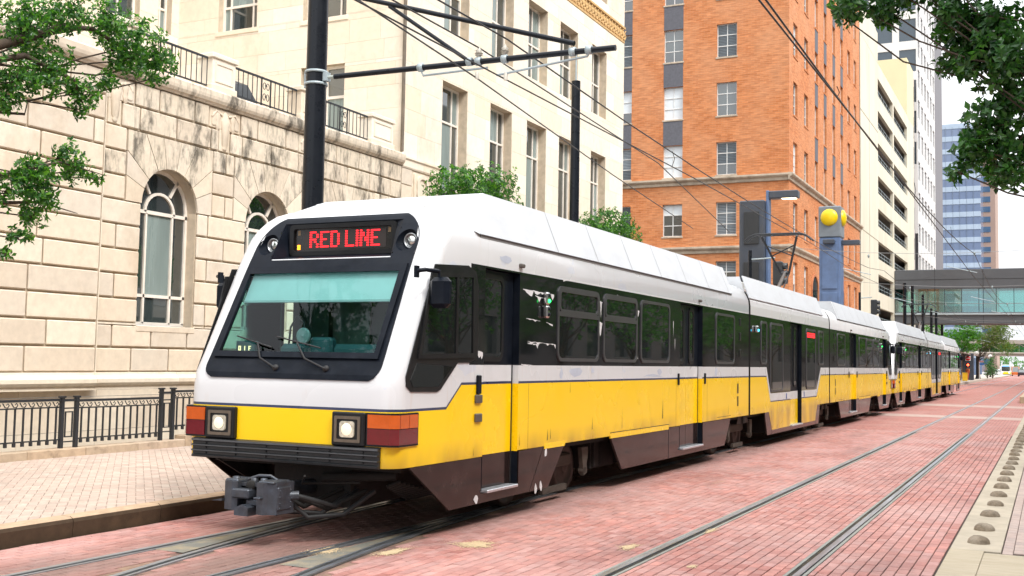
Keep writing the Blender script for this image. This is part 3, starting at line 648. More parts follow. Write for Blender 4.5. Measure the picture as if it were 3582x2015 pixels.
    for (p, q, r_, t) in (((-1.06, 1.87), (1.06, 1.87), (1.0, 1.93), (-1.0, 1.93)), ((-1.06, 2.88), (1.06, 2.88), (.985, 2.80), (-.985, 2.80)), ((-1.06, 1.87), (-1.06, 2.88), (-.985, 2.80), (-1.0, 1.93)), ((1.06, 1.87), (1.06, 2.88), (.985, 2.80), (1.0, 1.93))):
        o4 = [P(*c, .03) for c in (p, q, r_, t)]; i4 = [P(*c, -.02) for c in (p, q, r_, t)]
        g.add(o4 + i4, [(0, 1, 2, 3), (0, 4, 5, 1), (1, 5, 6, 2), (2, 6, 7, 3), (3, 7, 4, 0)])
    ws = B(g, 'windshield_frame', BLKP)
    MB().add([P(-1.02, 1.90), P(1.02, 1.90), P(1.02, 2.84), P(-1.02, 2.84)], [(0, 1, 2, 3)]).build('windshield', SHIELD, ws, fix=False)
    # wipers
    for x0, x1, za, xb in ((-.17, -.62, 1.76, -.30), (.47, -.10, 1.76, .33)):
        g = MB(); g.tube([P(x0, za, .03), P((x0 + x1) / 2, 1.86, .05), P(x1 + .12, 2.02, .05)], .011, 6); g.tube([P(x1 - .20, 2.09, .035), P(xb, 1.97, .035)], .009, 6); g.lathe([(.035, 0), (.03, -.03), (0, -.035)], P(x0, za, .0), 'y', 10)
        B(g, 'wiper', RUBBER)
    # destination display
    dz0, dz1 = 3.025, 3.385; yd = yf(3.40) - .01
    fo = [(-.80, yf(2.955) - .014, 2.955), (.80, yf(2.955) - .014, 2.955), (.80, yf(3.40) - .014, 3.40), (-.80, yf(3.40) - .014, 3.40)]; bo_ = [(-.715, yd + .01, dz0 + .005), (.715, yd + .01, dz0 + .005), (.715, yd + .01, dz1 - .005), (-.715, yd + .01, dz1 - .005)]
    B(MB().add(fo + bo_, [(i, (i + 1) % 4, 4 + (i + 1) % 4, 4 + i) for i in range(4)]), 'display_recess', BLKP, fix=False)
    g = MB(); g.ring(rrect(-.72, .72, dz0, dz1, .05), rrect(-.665, .665, dz0 + .05, dz1 - .05, .03), 'y', yd - .03, yd + .12); disp = B(g, 'destination_display', BLKR)
    MB().prism(rrect(-.67, .67, dz0 + .045, dz1 - .045, .03), 'y', yd, yd + .02).build('display_panel', mat('display_dark', (.016, .013, .012), .22, 0, .1, 4, world=False), disp)
    MB().prism([(-.53, dz0 + .075), (.57, dz0 + .075), (.57, dz1 - .075), (-.53, dz1 - .075)], 'y', yd - .002, yd + .01).build('led_matrix', mat('led_off', (.03, .022, .02), .4, 0, .1, 60), disp)
    FONT = {'R': ['1110', '1001', '1001', '1110', '1010', '1001', '1001'], 'E': ['1111', '1000', '1000', '1110', '1000', '1000', '1111'], 'D': ['1110', '1001', '1001', '1001', '1001', '1001', '1110'],
            'L': ['1000', '1000', '1000', '1000', '1000', '1000', '1111'], 'I': ['1', '1', '1', '1', '1', '1', '1'], 'N': ['1001', '1101', '1101', '1011', '1011', '1001', '1001']}
    g = MB(); x = -.455; cw = .0305; ch = .0275; zt = dz1 - .085
    for chx in 'RED LINE':
        if chx == ' ': x += .055; continue
        rows_ = FONT[chx]
        for r_, row in enumerate(rows_):
            for c_, bit in enumerate(row):
                if bit == '1':
                    g.box(x + c_ * cw, yd - .006, zt - (r_ + 1) * ch + .012, x + (c_ + 1) * cw - .002, yd - .0025, zt - r_ * ch)
        x += cw * len(rows_[0]) + .022
    g.build('led_text', LEDR, disp)
    g = MB()
    for xx, zz in ((-.625, dz0 + .075), (-.79, dz0 + .065)):
        for a in range(3):
            for b in range(4): g.box(xx + a * .014, yd - .006, zz + b * .014, xx + a * .014 + .010, yd - .002, zz + b * .014 + .010)
    g.build('led_marker', LEDO, disp)
    g = MB()
    for xx, zz in ((-.62, dz1 - .12), (.60, dz1 - .12)):
        for a in range(3):
            for b in range(4): g.box(xx + a * .012, yd - .004, zz + b * .014, xx + a * .012 + .009, yd - .001, zz + b * .014 + .010)
    g.build('led_marker', mat('led_amber_off', (.30, .20, .10), .4), disp)
    # cab interior
    g = MB(); g.box(-1.25, 1.72, .9, 1.25, 1.76, 3.3); g.box(-1.25, .3, 1.0, 1.25, 1.72, 1.05)
    for xx in (-.72, .30, .72): g.box(xx, 1.60, 1.0, xx + .09, 1.68, 3.0)
    cab = B(g, 'cab_interior', CABIN)
    g = MB(); g.cbox(-.55, .55, 1.6, .75, .9, 2.02, .05); g.cbox(-.1, .5, 1.8, .2, .62, 2.09, .03); g.cbox(-.98, .36, 1.91, -.72, .44, 2.04, .01); g.build('dashboard', DASH, cab)
    g = MB(); g.box(.28, 1.68, 2.0, .66, 1.716, 2.7); g.box(-.62, 1.68, 2.0, -.1, 1.716, 2.75); g.build('cab_rear_window', mat('cab_rear_pane', (.16, .20, .17), .2, 0, .5, 3, world=False), cab)
    g = MB().lathe([(.09, 0), (.09, -.02), (.07, -.025), (.03, -.02), (.0, -.03)], (-.13, .46, 2.10), 'y', 20); g.build('fan', mat('fan_grey', (.22, .28, .28), .4, 0, .1, 20), cab)
    g = MB().tube([(-.13, .5, 2.0), (-.2, .55, 2.25), (-.32, .58, 2.32), (-.42, .6, 2.2), (-.44, .6, 2.0)], .012, 6); g.build('cable', RUBBER, cab)
    zb0, zb1 = 2.50, 2.84
    g = MB().add([(-.985, yf(zb1) + .03, zb1), (1.0, yf(zb1) + .03, zb1), (1.0, yf(zb0) + .035, zb0), (-.985, yf(zb0) + .035, zb0)], [(0, 1, 2, 3)]); g.cbox(-.985, yf(zb0) + .02, zb0 - .035, 1.0, yf(zb0) + .045, zb0, .006)
    B(g, 'sun_blind', BLIND, fix=False)
    g = MB()
    for q, dig in ((0, '0'), (1, '1'), (2, 'F')):
        xx = -.93 + q * .07; z = 1.935
        seg = {'0': ((0, 0, .03, .008), (0, .042, .03, .05), (0, 0, .008, .05), (.022, 0, .03, .05)), '1': ((.012, 0, .02, .05),), 'F': ((0, 0, .008, .05), (0, .042, .03, .05), (0, .02, .024, .028))}[dig]
        for a, b, c, d in seg: g.box(xx + a, .345, z + b, xx + c, .352, z + d)
    g.build('run_number', mat('number_lit', (.6, .5, .3), .4, 0, 0, emit=(1, .75, .4), estr=.8), cab)
    # bumper
    g = MB(); prof = [(-.005, .785), (-.05, .79), (-.055, .81), (-.035, .825), (-.035, .85), (-.065, .858), (-.065, .868), (-.035, .876), (-.035, .905), (-.065, .913), (-.065, .923), (-.035, .931), (-.035, .955), (-.06, .965), (-.06, .985), (-.005, .998)]
    vs = [(-1.185, a, b) for a, b in prof] + [(1.185, a, b) for a, b in prof]; n_ = len(prof)
    g.add(vs, [(i, i + 1, n_ + i + 1, n_ + i) for i in range(n_ - 1)] + [tuple(range(n_)), tuple(range(2 * n_ - 1, n_ - 1, -1))])
    for i in range(6):
        for zz in (.838, .893, .943): g.lathe([(.012, 0), (.009, -.012), (0, -.014)], (-1.0 + i * .4, -.035, zz), 'y', 8)
    for q, f in enumerate(g.f):
        if len(f) == 4 and max(g.v[t][1] for t in f) < -.05: g.m[q] = 1  # rib highlights painted as a paler black on the foremost faces
    B(g, 'bumper', [mat('bumper_black', (.013, .015, .017), .45, 0, .3, 12, world=False, dirt=(.025, .022, .02), dscale=4, damt=.35), mat('bumper_rib_highlight', (.07, .075, .08), .35, 0, .2, 12, world=False)])
    # roof fairing
    g = MB(); fb = [(1.68, 1.31, 3.285), (12.72, 1.31, 3.285)]; 
    v = [(-1.345, 1.68, 3.30), (1.345, 1.68, 3.30), (1.345, 12.72, 3.30), (-1.345, 12.72, 3.30), (-1.13, 2.15, 3.84), (1.13, 2.15, 3.84), (1.13, 12.72, 3.84), (-1.13, 12.72, 3.84), (-.90, 1.22, 3.575), (.90, 1.22, 3.575)]
    g.add(v, [(1, 2, 6, 5), (3, 0, 4, 7), (4, 5, 6, 7), (8, 9, 5, 4), (9, 1, 5), (0, 8, 4), (2, 3, 7, 6)])
    fair = B(g, 'roof_fairing', FAIRP)
    g = MB()
    for i in range(7):
        yy = 3.9 + i * 1.42
        for s in (-1, 1):
            a, b = Vector((s * 1.347, yy, 3.305)), Vector((s * 1.132, yy + .0, 3.838)); g.add([a, a + Vector((0, .012, 0)), b + Vector((0, .012, 0)), b], [(0, 1, 2, 3)])
    for s in (-1, 1): g.box(s * 1.20, 1.75, 3.262, s * 1.327, 12.7, 3.298)
    g.build('fairing_seam', mat('seam_grey', (.20, .20, .20), .7), fair, fix=False)
    B(MB().lathe([(.07, 0), (.07, .03), (.062, .035), (.058, .10), (.02, .11), (0, .11)], (-.60, 1.34, 3.57), 'z', 16), 'roof_beacon', mat('beacon', (.62, .64, .66), .3, 0, .05, 10))
    B(MB().lathe([(.05, 0), (.04, .02), (0, .03)], (.85, 1.5, 3.58), 'z', 10), 'roof_antenna', BLKP)
    # underframe, bogie, coupler
    g = MB(); g.box(-1.2, .35, .72, 1.2, L, .80); g.box(-1.0, 5.95, .30, 1.0, 6.9, .72); g.box(-1.2, 7.0, .32, 1.2, 9.0, .72); g.box(-1.15, 10.9, .32, 1.15, 12.1, .72); g.box(-.5, .5, .3, .5, 2.6, .72); g.box(.98, 6.0, .33, 1.04, 6.6, .70)
    g.prism([(.2, .79), (.9, .79), (1.3, .35), (1.1, .35)], 'x', -1.15, -1.12); g.tube([(.25, .35, .62), (1.0, .6, .66)], .05, 8); g.tube([(.35, -.1, .68), (.2, .05, .58), (.75, .3, .60)], .012, 6)
    for x_ in (.2, .5, -.3): g.tube([(x_ * .5, -.2, .5), (x_, .1, .34), (x_ + .2, .5, .5)], .025, 8)
    for q in range(10): g.tube([(.95 - .03 * q, .5 + .09 * q, .55 - .025 * q), (1.05, .6 + .09 * q, .60 - .02 * q)], .02, 6)
    for q in range(9): g.box(1.04, 6.2, .36 + q * .036, 1.05, 6.32, .376 + q * .036)
    B(g, 'underframe', UNDER)
    def bogie(yc, r_=.36):
        bg_ = MB(); bg_.cbox(-1.02, yc - .75, .42, -.86, yc + .75, .60, .03); bg_.cbox(.86, yc - .75, .42, 1.02, yc + .75, .60, .03); bg_.box(-.86, yc - .2, .4, .86, yc + .2, .6)
        for s in (-1, 1):
            for q in (-1, 1):
                yy = yc + q * .93
                bg_.prism([(yy - .10, .66), (yy + .14, .66), (yy + .14, .52), (yy + .10, .42), (yy + .12, .30), (yy, .26), (yy - .05, .45)], 'x', s * 1.08, s * 1.14)
                bg_.lathe([(.06, 0), (.06, .06), (.045, .08), (0, .08)], (s * 1.06, yy + .03, .34), 'x', 12, sgn=s)
            bg_.box(s * 1.05, yc - .4, .12, s * 1.1, yc + .4, .2)
        bo = B(bg_, 'bogie', mat('bogie_iron', (.075, .062, .05), .7, .2, .3, 12, .3, 40))
        for s in (-1, 1):
            for q in (-1, 1):
                MB().lathe([(.08, .075), (.10, .05), (.27, .035), (.29, .06), (r_, .065), (r_, -.06), (r_ + .025, -.065), (r_ + .02, -.085), (.3, -.09), (0, -.09)], (s * .76, yc + q * .93, r_ + .012), 'x', 32, sgn=s).build('wheel', mat('wheel_iron', (.06, .045, .038), .55, .4, .35, 14, .3, 40), bo)
    bogie(4.45); bogie(14.125)
    g = MB()                                                                 # automatic coupler head
    g.prism([(-.34, -.42), (-.31, -.52), (-.20, -.55), (-.15, -.52), (-.15, -.22), (-.34, -.22)], 'z', .35, .63); g.cbox(-.335, -.50, .61, -.17, -.26, .65, .015)
    g.prism([(.15, -.56), (.26, -.58), (.30, -.54), (.40, -.50), (.41, -.24), (.15, -.24)], 'z', .33, .64); g.cbox(.30, -.50, .37, .422, -.28, .60, .012); g.cbox(.16, -.55, .63, .39, -.28, .655, .01)
    g.box(-.2, -.42, .36, .18, -.22, .61, 1); g.cbox(-.20, -.56, .47, .02, -.40, .565, .015); g.prism([(-.12, .31), (.06, .31), (.06, .39), (-.03, .42), (-.12, .38)], 'y', -.60, -.44); g.cbox(-.06, -.5, .40, .14, -.38, .46, .01)
    g.prism([(-.33, .43), (-.46, .425), (-.33, .455)], 'y', -.54, -.42); g.cbox(.17, -.63, .485, .27, -.56, .505, .006); g.box(-.2, -.47, .585, .2, -.36, .615); g.lathe([(.05, 0), (.05, -.03), (.02, -.035), (0, -.035)], (-.02, -.46, .595), 'y', 14, 1)
    g.tube([(0, -.25, .5), (0, .6, .5)], .085, 12); g.tube([(.36, -.32, .5), (.47, -.22, .5)], .045, 12)
    for xx in (-.25, -.02, .12): g.lathe([(.04, 0), (.04, .05), (.022, .055), (0, .055)], (xx, -.42, .615), 'z', 12)
    for zz in (.39, .44, .5, .56): g.lathe([(.010, 0), (.007, .007), (0, .008)], (.422, -.30, zz), 'x', 8); g.lathe([(.010, 0), (.007, .007), (0, .008)], (.422, -.47, zz), 'x', 8)
    g.tube([(-.08, -.44, .65), (.04, -.42, .69), (.18, -.38, .69), (.27, -.3, .62)], .016, 8)
    g.v = [(x * .80 if x > 0 else x, y, z) for x, y, z in g.v]
    cp_ = B(g, 'coupler', [COUP, UNDER]); g = MB()
    for pts in ([(.25, -.2, .42), (.4, -.1, .27), (.62, .2, .28), (.8, .5, .5)], [(.36, -.25, .5), (.5, -.1, .44), (.55, .15, .36), (.6, .5, .5)], [(-.2, -.2, .5), (.0, -.05, .3), (.35, .2, .27), (.5, .6, .5)]): g.tube(pts, .026, 8)
    g.build('hose', RUBBER, cp_)
    return body
def mid_car(root):
    y0, y1 = 14.2, 23.55; car = MB(); D = (18.25, 19.62)
    for s in (-1, 1):
        for a, b in ((y0, D[0]), (D[1], y1)):
            car.add([(s * HW, a, .45 if 0 else .80), (s * HW, b, .80), (s * HW, b, 2.97), (s * HW, a, 2.97)], [(0, 1, 2, 3)])
        car.add([(s * HW, D[0], 2.93), (s * HW, D[1], 2.93), (s * HW, D[1], 2.97), (s * HW, D[0], 2.97)], [(0, 1, 2, 3)])
        car.add([(s * HW, 15.95, .80), (s * HW, D[0], .80), (s * HW, D[0], .38), (s * HW, 16.25, .38)], [(0, 1, 2, 3)]); car.add([(s * HW, D[1], .80), (s * HW, 21.75, .80), (s * HW, 21.45, .38), (s * HW, D[1], .38)], [(0, 1, 2, 3)])
        pr = [(2.97, HW)] + ARC
        for (z0, w0), (z1, w1) in zip(pr, pr[1:]): car.add([(s * w0, y0, z0), (s * w0, y1, z0), (s * w1, y1, z1), (s * w1, y0, z1)], [(0, 1, 2, 3)], 0, True)
    car.add([(-.9, y0, 3.575), (.9, y0, 3.575), (.9, y1, 3.575), (-.9, y1, 3.575)], [(0, 1, 2, 3)])
    prof = [(HW, .80), (HW, 2.97)] + [(w_, z) for z, w_ in ARC]; prof += [(-x, z) for x, z in reversed(prof)]
    for y in (y0, y1): car.add([(x, y, z) for x, z in prof], [tuple(range(len(prof)))], 1)
    body = car.build('middle_car_body', [LIV_M, UNDER], root); B = lambda mb, name, m, **k: mb.build(name, m, body, **k)
    for s in (-1, 1):
        xo, xd = s * HW, s * (HW - .085); a, b = D; j = MB()
        for yy in (a, b): j.add([(xo, yy, .40), (xd, yy, .40), (xd, yy, 2.93), (xo, yy, 2.93)], [(0, 1, 2, 3)])
        B(j, 'door_jamb', BLKP, fix=False)
        for c, d in ((a, a + .61), (a + .62, b - .09)):
            lf = MB()
            for z0, z1, m in ((.40, 1.02, 1), (1.02, 1.22, 0), (1.22, 2.92, 2)): lf.box(xd - s * .03, c, z0, xd, d, z1, m)
            leaf = B(lf, 'door_leaf', [WHITEP, YELP, BLKP])
            MB().ring(rrect(c + .1, c + .48, 1.32, 2.86, .1), rrect(c + .14, c + .44, 1.38, 2.8, .08), 'x', xd, xd + s * .018).build('door_window_frame', BLKR, leaf)
            MB().prism(rrect(c + .14, c + .44, 1.38, 2.8, .08), 'x', xd + s * .001, xd + s * .008).build('door_glass', SIDEG, leaf)
        B(MB().cbox(xd - s * .02, a + .03, .365, xo + s * .05, b - .05, .40, .006), 'door_step', SILVER)
        for (p, q, z0, z1) in ((15.12, 15.70, 1.88, 2.85), (16.05, 17.38, 1.25, 2.85), (20.2, 21.48, 1.25, 2.85), (21.92, 22.62, 1.88, 2.85)):
            wf = B(MB().ring(rrect(p, q, z0, z1, .11), rrect(p + .05, q - .05, z0 + .05, z1 - .05, .08), 'x', xo, xo + s * .016), 'side_window', MATS['window_trim'])
            MB().prism(rrect(p + .05, q - .05, z0 + .05, z1 - .05, .08), 'x', xo + s * .001, xo + s * .006).build('window_glass', SIDEG, wf)
        if s > 0:
            g = MB()
            for q in range(3): g.box(xo + .007, 20.32, 2.62 + q * .045, xo + .009, 21.36, 2.65 + q * .045)
            B(g, 'side_destination_leds', LEDR)
        g = MB().cbox(xo, 14.55, 2.58, xo + s * .07, 14.70, 2.72, .02); gg = B(g, 'signal_lamp', CHROME)
        MB().lathe([(.03, 0), (.02, .02), (0, .022)], (xo + s * .07, 14.62, 2.62), 'x', 10, sgn=s).build('signal_lens', mat('led_cyan', (0, .3, .4), .5, 0, 0, emit=(.05, .6, 1), estr=2), gg)
        sk = MB(); sk.prism([(15.55, .80), (15.95, .80), (16.25, .38), (16.25, .28), (15.80, .28)], 'x', xo - s * .035, xo - s * .003); sk.prism([(16.2, .28), (21.5, .28), (21.5, .378), (16.2, .378)], 'x', xo - s * .035, xo - s * .003); sk.prism([(21.45, .28), (21.9, .28), (22.15, .80), (21.75, .80), (21.45, .38)], 'x', xo - s * .035, xo - s * .003)
        B(sk, 'skirt', BROWN)
        sg = MB().box(xo, 17.75, 1.06, xo + s * .002, 17.85, 1.19); sg.box(xo, 19.9, 1.06, xo + s * .002, 20.0, 1.19); B(sg, 'access_sticker', mat('sticker_blue', (.02, .06, .25), .4))
    g = MB(); g.box(-1.2, y0, .72, 1.2, y1, .80); g.box(-1.2, 16.2, .3, 1.2, 21.5, .72); B(g, 'underframe', UNDER)
    v = [(-1.345, 14.1, 3.30), (1.345, 14.1, 3.30), (1.345, 22.7, 3.30), (-1.345, 22.7, 3.30), (-1.16, 14.2, 3.79), (1.16, 14.2, 3.79), (1.16, 22.6, 3.79), (-1.16, 22.6, 3.79)]
    g = MB().add([v[1], v[2], v[6], v[5]], [(0, 1, 2, 3)]).add([v[3], v[0], v[4], v[7]], [(0, 1, 2, 3)]); g.add([(-1.28, 14.1, 3.285), (1.28, 14.1, 3.285), (1.1, 14.2, 3.77), (-1.1, 14.2, 3.77)], [(0, 1, 2, 3)]); f_ = B(g, 'roof_fairing', FAIRP, fix=False)
    sm = f_.modifiers.new('thick', 'SOLIDIFY'); sm.thickness = .02
    # roof equipment and pantograph
    g = MB(); g.cbox(-.7, 15, 3.575, .7, 19.5, 3.80, .03); g.cbox(-.5, 13.0, 3.6, .5, 14.6, 3.95, .03); g.cbox(-.5, 23.1, 3.58, .5, 24.6, 3.86, .03); B(g, 'roof_equipment', mat('roof_grey', (.34, .33, .31), .7, 0, .15, 5))
    py = 22.9; g = MB(); g.box(-.5, py - .9, 3.60, .5, py - .8, 3.70); g.box(-.5, py + .5, 3.60, .5, py + .6, 3.70)
    g.tube([(0, py - .75, 3.68), (0, py + .95, 4.62)], .055, 10, 1); g.tube([(.12, py - .5, 3.68), (.12, py + .9, 4.55)], .02, 6)
    for s in (-1, 1): g.tube([(s * .12, py + .95, 4.62), (s * .52, py + .15, 5.66)], .036, 6)
    g.tube([(-.14, py + .95, 4.62), (.14, py + .95, 4.62)], .05, 8); g.tube([(-.32, py + .55, 5.1), (.40, py + .35, 5.4)], .02, 5); g.tube([(.32, py + .55, 5.1), (-.40, py + .35, 5.4)], .02, 5)
    for dy in (-.18, .18):
        g.tube([(-.98, py + .1 + dy, 5.50), (-.84, py + .1 + dy, 5.63), (-.66, py + .1 + dy, 5.70), (.66, py + .1 + dy, 5.70), (.84, py + .1 + dy, 5.63), (.98, py + .1 + dy, 5.50)], .028, 6)
    for xx in (-.6, -.2, .2, .6): g.tube([(xx, py - .1, 5.68), (xx, py + .3, 5.68)], .012, 5)
    pg = B(g, 'pantograph', [IRON, GREYB])
    g = MB()                                                               # bellows at the two joints
    for yc in (14.125, 23.625):
        for q in range(3): g.box(-1.24 + .03 * (q % 2), yc - .07 + q * .05, .62, 1.24 - .03 * (q % 2), yc - .03 + q * .05, 3.42)
        g.prism([(yc - .5, .62), (yc - .12, 1.0), (yc + .12, 1.0), (yc + .5, .62)], 'x', -1.2, 1.2)
    g.build('bellows', mat('bellows_dark', (.035, .030, .026), .6, 0, .2, 8), root)
    return body
UL = 37.75
def tram_unit(Y0):
    root = empty('tram', (-7.11, Y0, 0))
    end_car(root); mid_car(root)
    for ch in [c for c in root.children if c.name.startswith('end_car_body')]:
        c = copy_tree(ch, root); c.location = (0, UL, 0); c.rotation_euler = (0, 0, math.pi)
    return root
tram1 = tram_unit(9.2)
tag(tram1, 'white and yellow tram with red line display and lit headlamps, nearest the camera', 'tram', 'light rail trams on the left track')
tram2 = copy_tree(tram1); tram2.location.y = 47.55
for ch in tram2.children_recursive:
    if ch.name.startswith(('display_text', 'led_text')) and False: pass
tag(tram2, 'second white and yellow tram, coupled behind the nearest one', 'tram', 'light rail trams on the left track')
# ================================================================== buildings
STONE = tinted('rusticated_stone', [(0.610, 0.515, 0.406), (0.680, 0.582, 0.459), (0.645, 0.546, 0.426), (0.703, 0.620, 0.499), (0.621, 0.546, 0.453), (0.587, 0.496, 0.392)], .85, bump=.2, bs=50, var=.10,
    stain=[((.40, .28, .17), .8, .5, .72, .45, (1, 1, .6)), ((.62, .56, .46), 1.7, .55, .7, .4, None)])
STAINED = tinted('weathered_stone', [(0.587, 0.496, 0.392), (0.656, 0.570, 0.459), (0.621, 0.533, 0.418)], .88, bump=.3, bs=50, var=.14,
    stain=[((.035, .032, .026), 1.9, .50, .64, .82, (1, 1.3, .55)), ((.10, .085, .06), 6, .52, .68, .5, (1, 2.0, .3))])
ASHLAR = tinted('smooth_ashlar', [(0.703, 0.620, 0.499), (0.751, 0.669, 0.554), (0.728, 0.620, 0.486), (0.774, 0.707, 0.607), (0.715, 0.645, 0.540), (0.738, 0.620, 0.473)], .82, bump=.12, bs=40, var=.07,
    stain=[((.42, .30, .19), .55, .55, .75, .4, (1, 1, .5)), ((.30, .24, .17), 1.4, .66, .76, .35, (1, 2, .3))])
JOINT = mat('stone_joint', (.52, .43, .32), .95, 0, .2, 5, .2, 60)
TRIM = mat('window_cream', (.80, .74, .66), .55, 0, .12, 6, dirt=(.32, .20, .11), dscale=3, damt=.22)
PANE = NT('window_pane'); pv = PANE.wpos(); PANE.out(PANE.mix(PANE.mr(PANE.noise(pv, .35, 2), .35, .65, 0, 1), (.012, .017, .019), (.045, .06, .06)), .03, 0, .8); PANE.b.inputs['IOR'].default_value = 1.9; PANE = PANE.m
ROOMP = mat('curtain_and_reflection', (.20, .25, .24), .25, 0, .25, 1.2, spec=.8, stretch=(3, 3, .3))  # curtain tone lightened by a grey-teal reflection put into the colour
def gap_rows(z0, z1, course, opens):
    zs = [z0]; z = z0
    while z < z1 - 1e-3:
        z = min(z1, z + course); zs.append(z)
    zs = sorted(set(round(q, 4) for q in zs + [e for o in opens for e in (o[2], o[3]) if z0 < e < z1]))
    return [(a, b) for a, b in zip(zs, zs[1:]) if b - a > .02]
def spans(y0, y1, zm, opens):
    cuts = sorted((o[0], o[1]) for o in opens if o[2] <= zm <= o[3]); out = []; c = y0
    for a, b in cuts:
        if a > c: out.append((c, min(a, y1)))
        c = max(c, b)
    if c < y1: out.append((c, y1))
    return [(a, b) for a, b in out if b - a > .02]
def place(axis, plane, u0, u1, z0, z1, d0, d1):     # a box on a wall: axis 'x' wall faces +x, 'y' wall faces -y; d = outwards
    return (plane + d0, u0, z0, plane + d1, u1, z1) if axis == 'x' else (u0, plane - d1, z0, u1, plane - d0, z1)
def backing(name, axis, plane, u0, u1, z0, z1, opens, depth, m, parent, skipz=None):
    mb = MB(); P = lambda u, z, d: (plane - d, u, z) if axis == 'x' else (u, plane + d, z)
    for a, b in gap_rows(z0, z1, 1e6, opens):
        for c, d in spans(u0, u1, (a + b) / 2, opens): mb.add([P(c, a, 0), P(d, a, 0), P(d, b, 0), P(c, b, 0)], [(0, 1, 2, 3)])
    for (a, b, c, d) in opens:
        for (p, q) in (((a, c), (b, c)), ((b, c), (b, d)), ((b, d), (a, d)), ((a, d), (a, c))):
            if skipz is not None and abs(p[1] - skipz) < 1e-4 and abs(q[1] - skipz) < 1e-4: continue
            mb.add([P(*p, 0), P(*q, 0), P(*q, depth), P(*p, depth)], [(0, 1, 2, 3)])
    return mb.build(name, m, parent, fix=False)
def courses(name, axis, plane, u0, u1, z0, z1, opens, course, length, joint, proud, chamfer, mats, parent, pick=None, step=None):
    n = 0
    for a, b in gap_rows(z0, z1, course, opens):
        row = int(round((a - z0) / course)); off = (row % 2) * length * .5
        for c, d in spans(u0, u1, (a + b) / 2, opens):
            cuts = [c]; p = u0 - length + off
            while p < d:
                p += length * (1 if not step else R.choice(step))
                if c + .22 < p < d - .22: cuts.append(p)
            cuts.append(d)
            for e, f in zip(cuts, cuts[1:]):
                bx_ = place(axis, plane, e + joint / 2, f - joint / 2, a + joint / 2, b - joint / 2, 0, proud)
                mb = MB().cbox(*bx_, chamfer) if chamfer else MB().box(*bx_)
                mb.build(name, pick((e + f) / 2, (a + b) / 2) if pick else mats, parent, fix=False); n += 1
    return n
def win(parent, axis, plane, u0, u1, z0, z1, vs_, hs, t=.055, rec=.3, m=TRIM, pane=PANE, blind=None, name='window'):
    """a window set back in its opening: frame with bars, panes behind"""
    B_ = lambda a, b, c, d, e, f: place(axis, plane, a, b, c, d, e, f)
    fr = MB(); fr.box(*B_(u0, u0 + t, z0, z1, -rec, -rec + .07)); fr.box(*B_(u1 - t, u1, z0, z1, -rec, -rec + .07)); fr.box(*B_(u0 + t, u1 - t, z0, z0 + t, -rec, -rec + .069)); fr.box(*B_(u0 + t, u1 - t, z1 - t, z1, -rec, -rec + .069))
    for v in vs_: fr.box(*B_(u0 + (u1 - u0) * v - t * .4, u0 + (u1 - u0) * v + t * .4, z0 + t, z1 - t, -rec, -rec + .055))
    for h in hs: fr.box(*B_(u0 + t, u1 - t, z0 + (z1 - z0) * h - t * .5, z0 + (z1 - z0) * h + t * .5, -rec, -rec + .062))
    o = fr.build(name, m, parent)
    us = [u0] + [u0 + (u1 - u0) * v for v in vs_] + [u1]; hz = [z0] + [z0 + (z1 - z0) * h for h in hs] + [z1]
    for a, b in zip(us, us[1:]):
        for c, d in zip(hz, hz[1:]): MB().box(*B_(a + .001, b - .001, c + .001, d - .001, -rec + .008, -rec + .02)).build('pane', pane if not isinstance(pane, (list, tuple)) else R.choice(pane) if isinstance(pane, list) else pane[0] if len(hz) - 2 - hz.index(c) < pane[2] else pane[1], o)
    return o
XW = -15.8
stone = tag(empty('stone_building', (0, 0, 0)), 'cream stone classical building with arched windows and an iron railed terrace', 'building')
ARCHES = [16.55, 19.62, 22.69]
C = .46667; SPR = 1.52 + 7 * C
ops = []
for c in ARCHES: ops += [(c - .775, c + .775, 2.42, SPR), (c - 1.2, c + 1.2, SPR, SPR + 3 * C)]
backing('wall', 'x', XW - .035, 14.6, 25.2, 1.2, 7.12, ops, .32, JOINT, stone, SPR)
def rust_pick(u, z): return STAINED if z > 6.1 or (z > 5.2 and R.random() < .3) else STONE
kc = [(c - .5 * 3.07 - .5, c - .5 * 3.07 + .5, 1.52 + 11 * C, 7.12) for c in ARCHES] + [(c - .5 * 3.07 - .18, c - .5 * 3.07 + .18, 1.52 + 10 * C, 1.52 + 11 * C) for c in ARCHES]
courses('stone_block', 'x', XW - .035, 14.66, 25.2, 1.52, 7.12, ops + kc, C, 1.0, .034, .055, .018, STONE, stone, rust_pick)
backing('wall', 'x', XW + .115, 6, 14.65, 1.2, 7.12, [], .1, JOINT, stone)
courses('stone_block', 'x', XW + .115, 8.6, 14.65, 1.52, 7.12, [], C, 1.45, .034, .055, .018, STONE, stone, None, (.7, 1, 1.1))
MB().box(XW - .3, 14.652, 1.2, XW + .16, 14.67, 7.12).build('wall_return', STONE, stone)
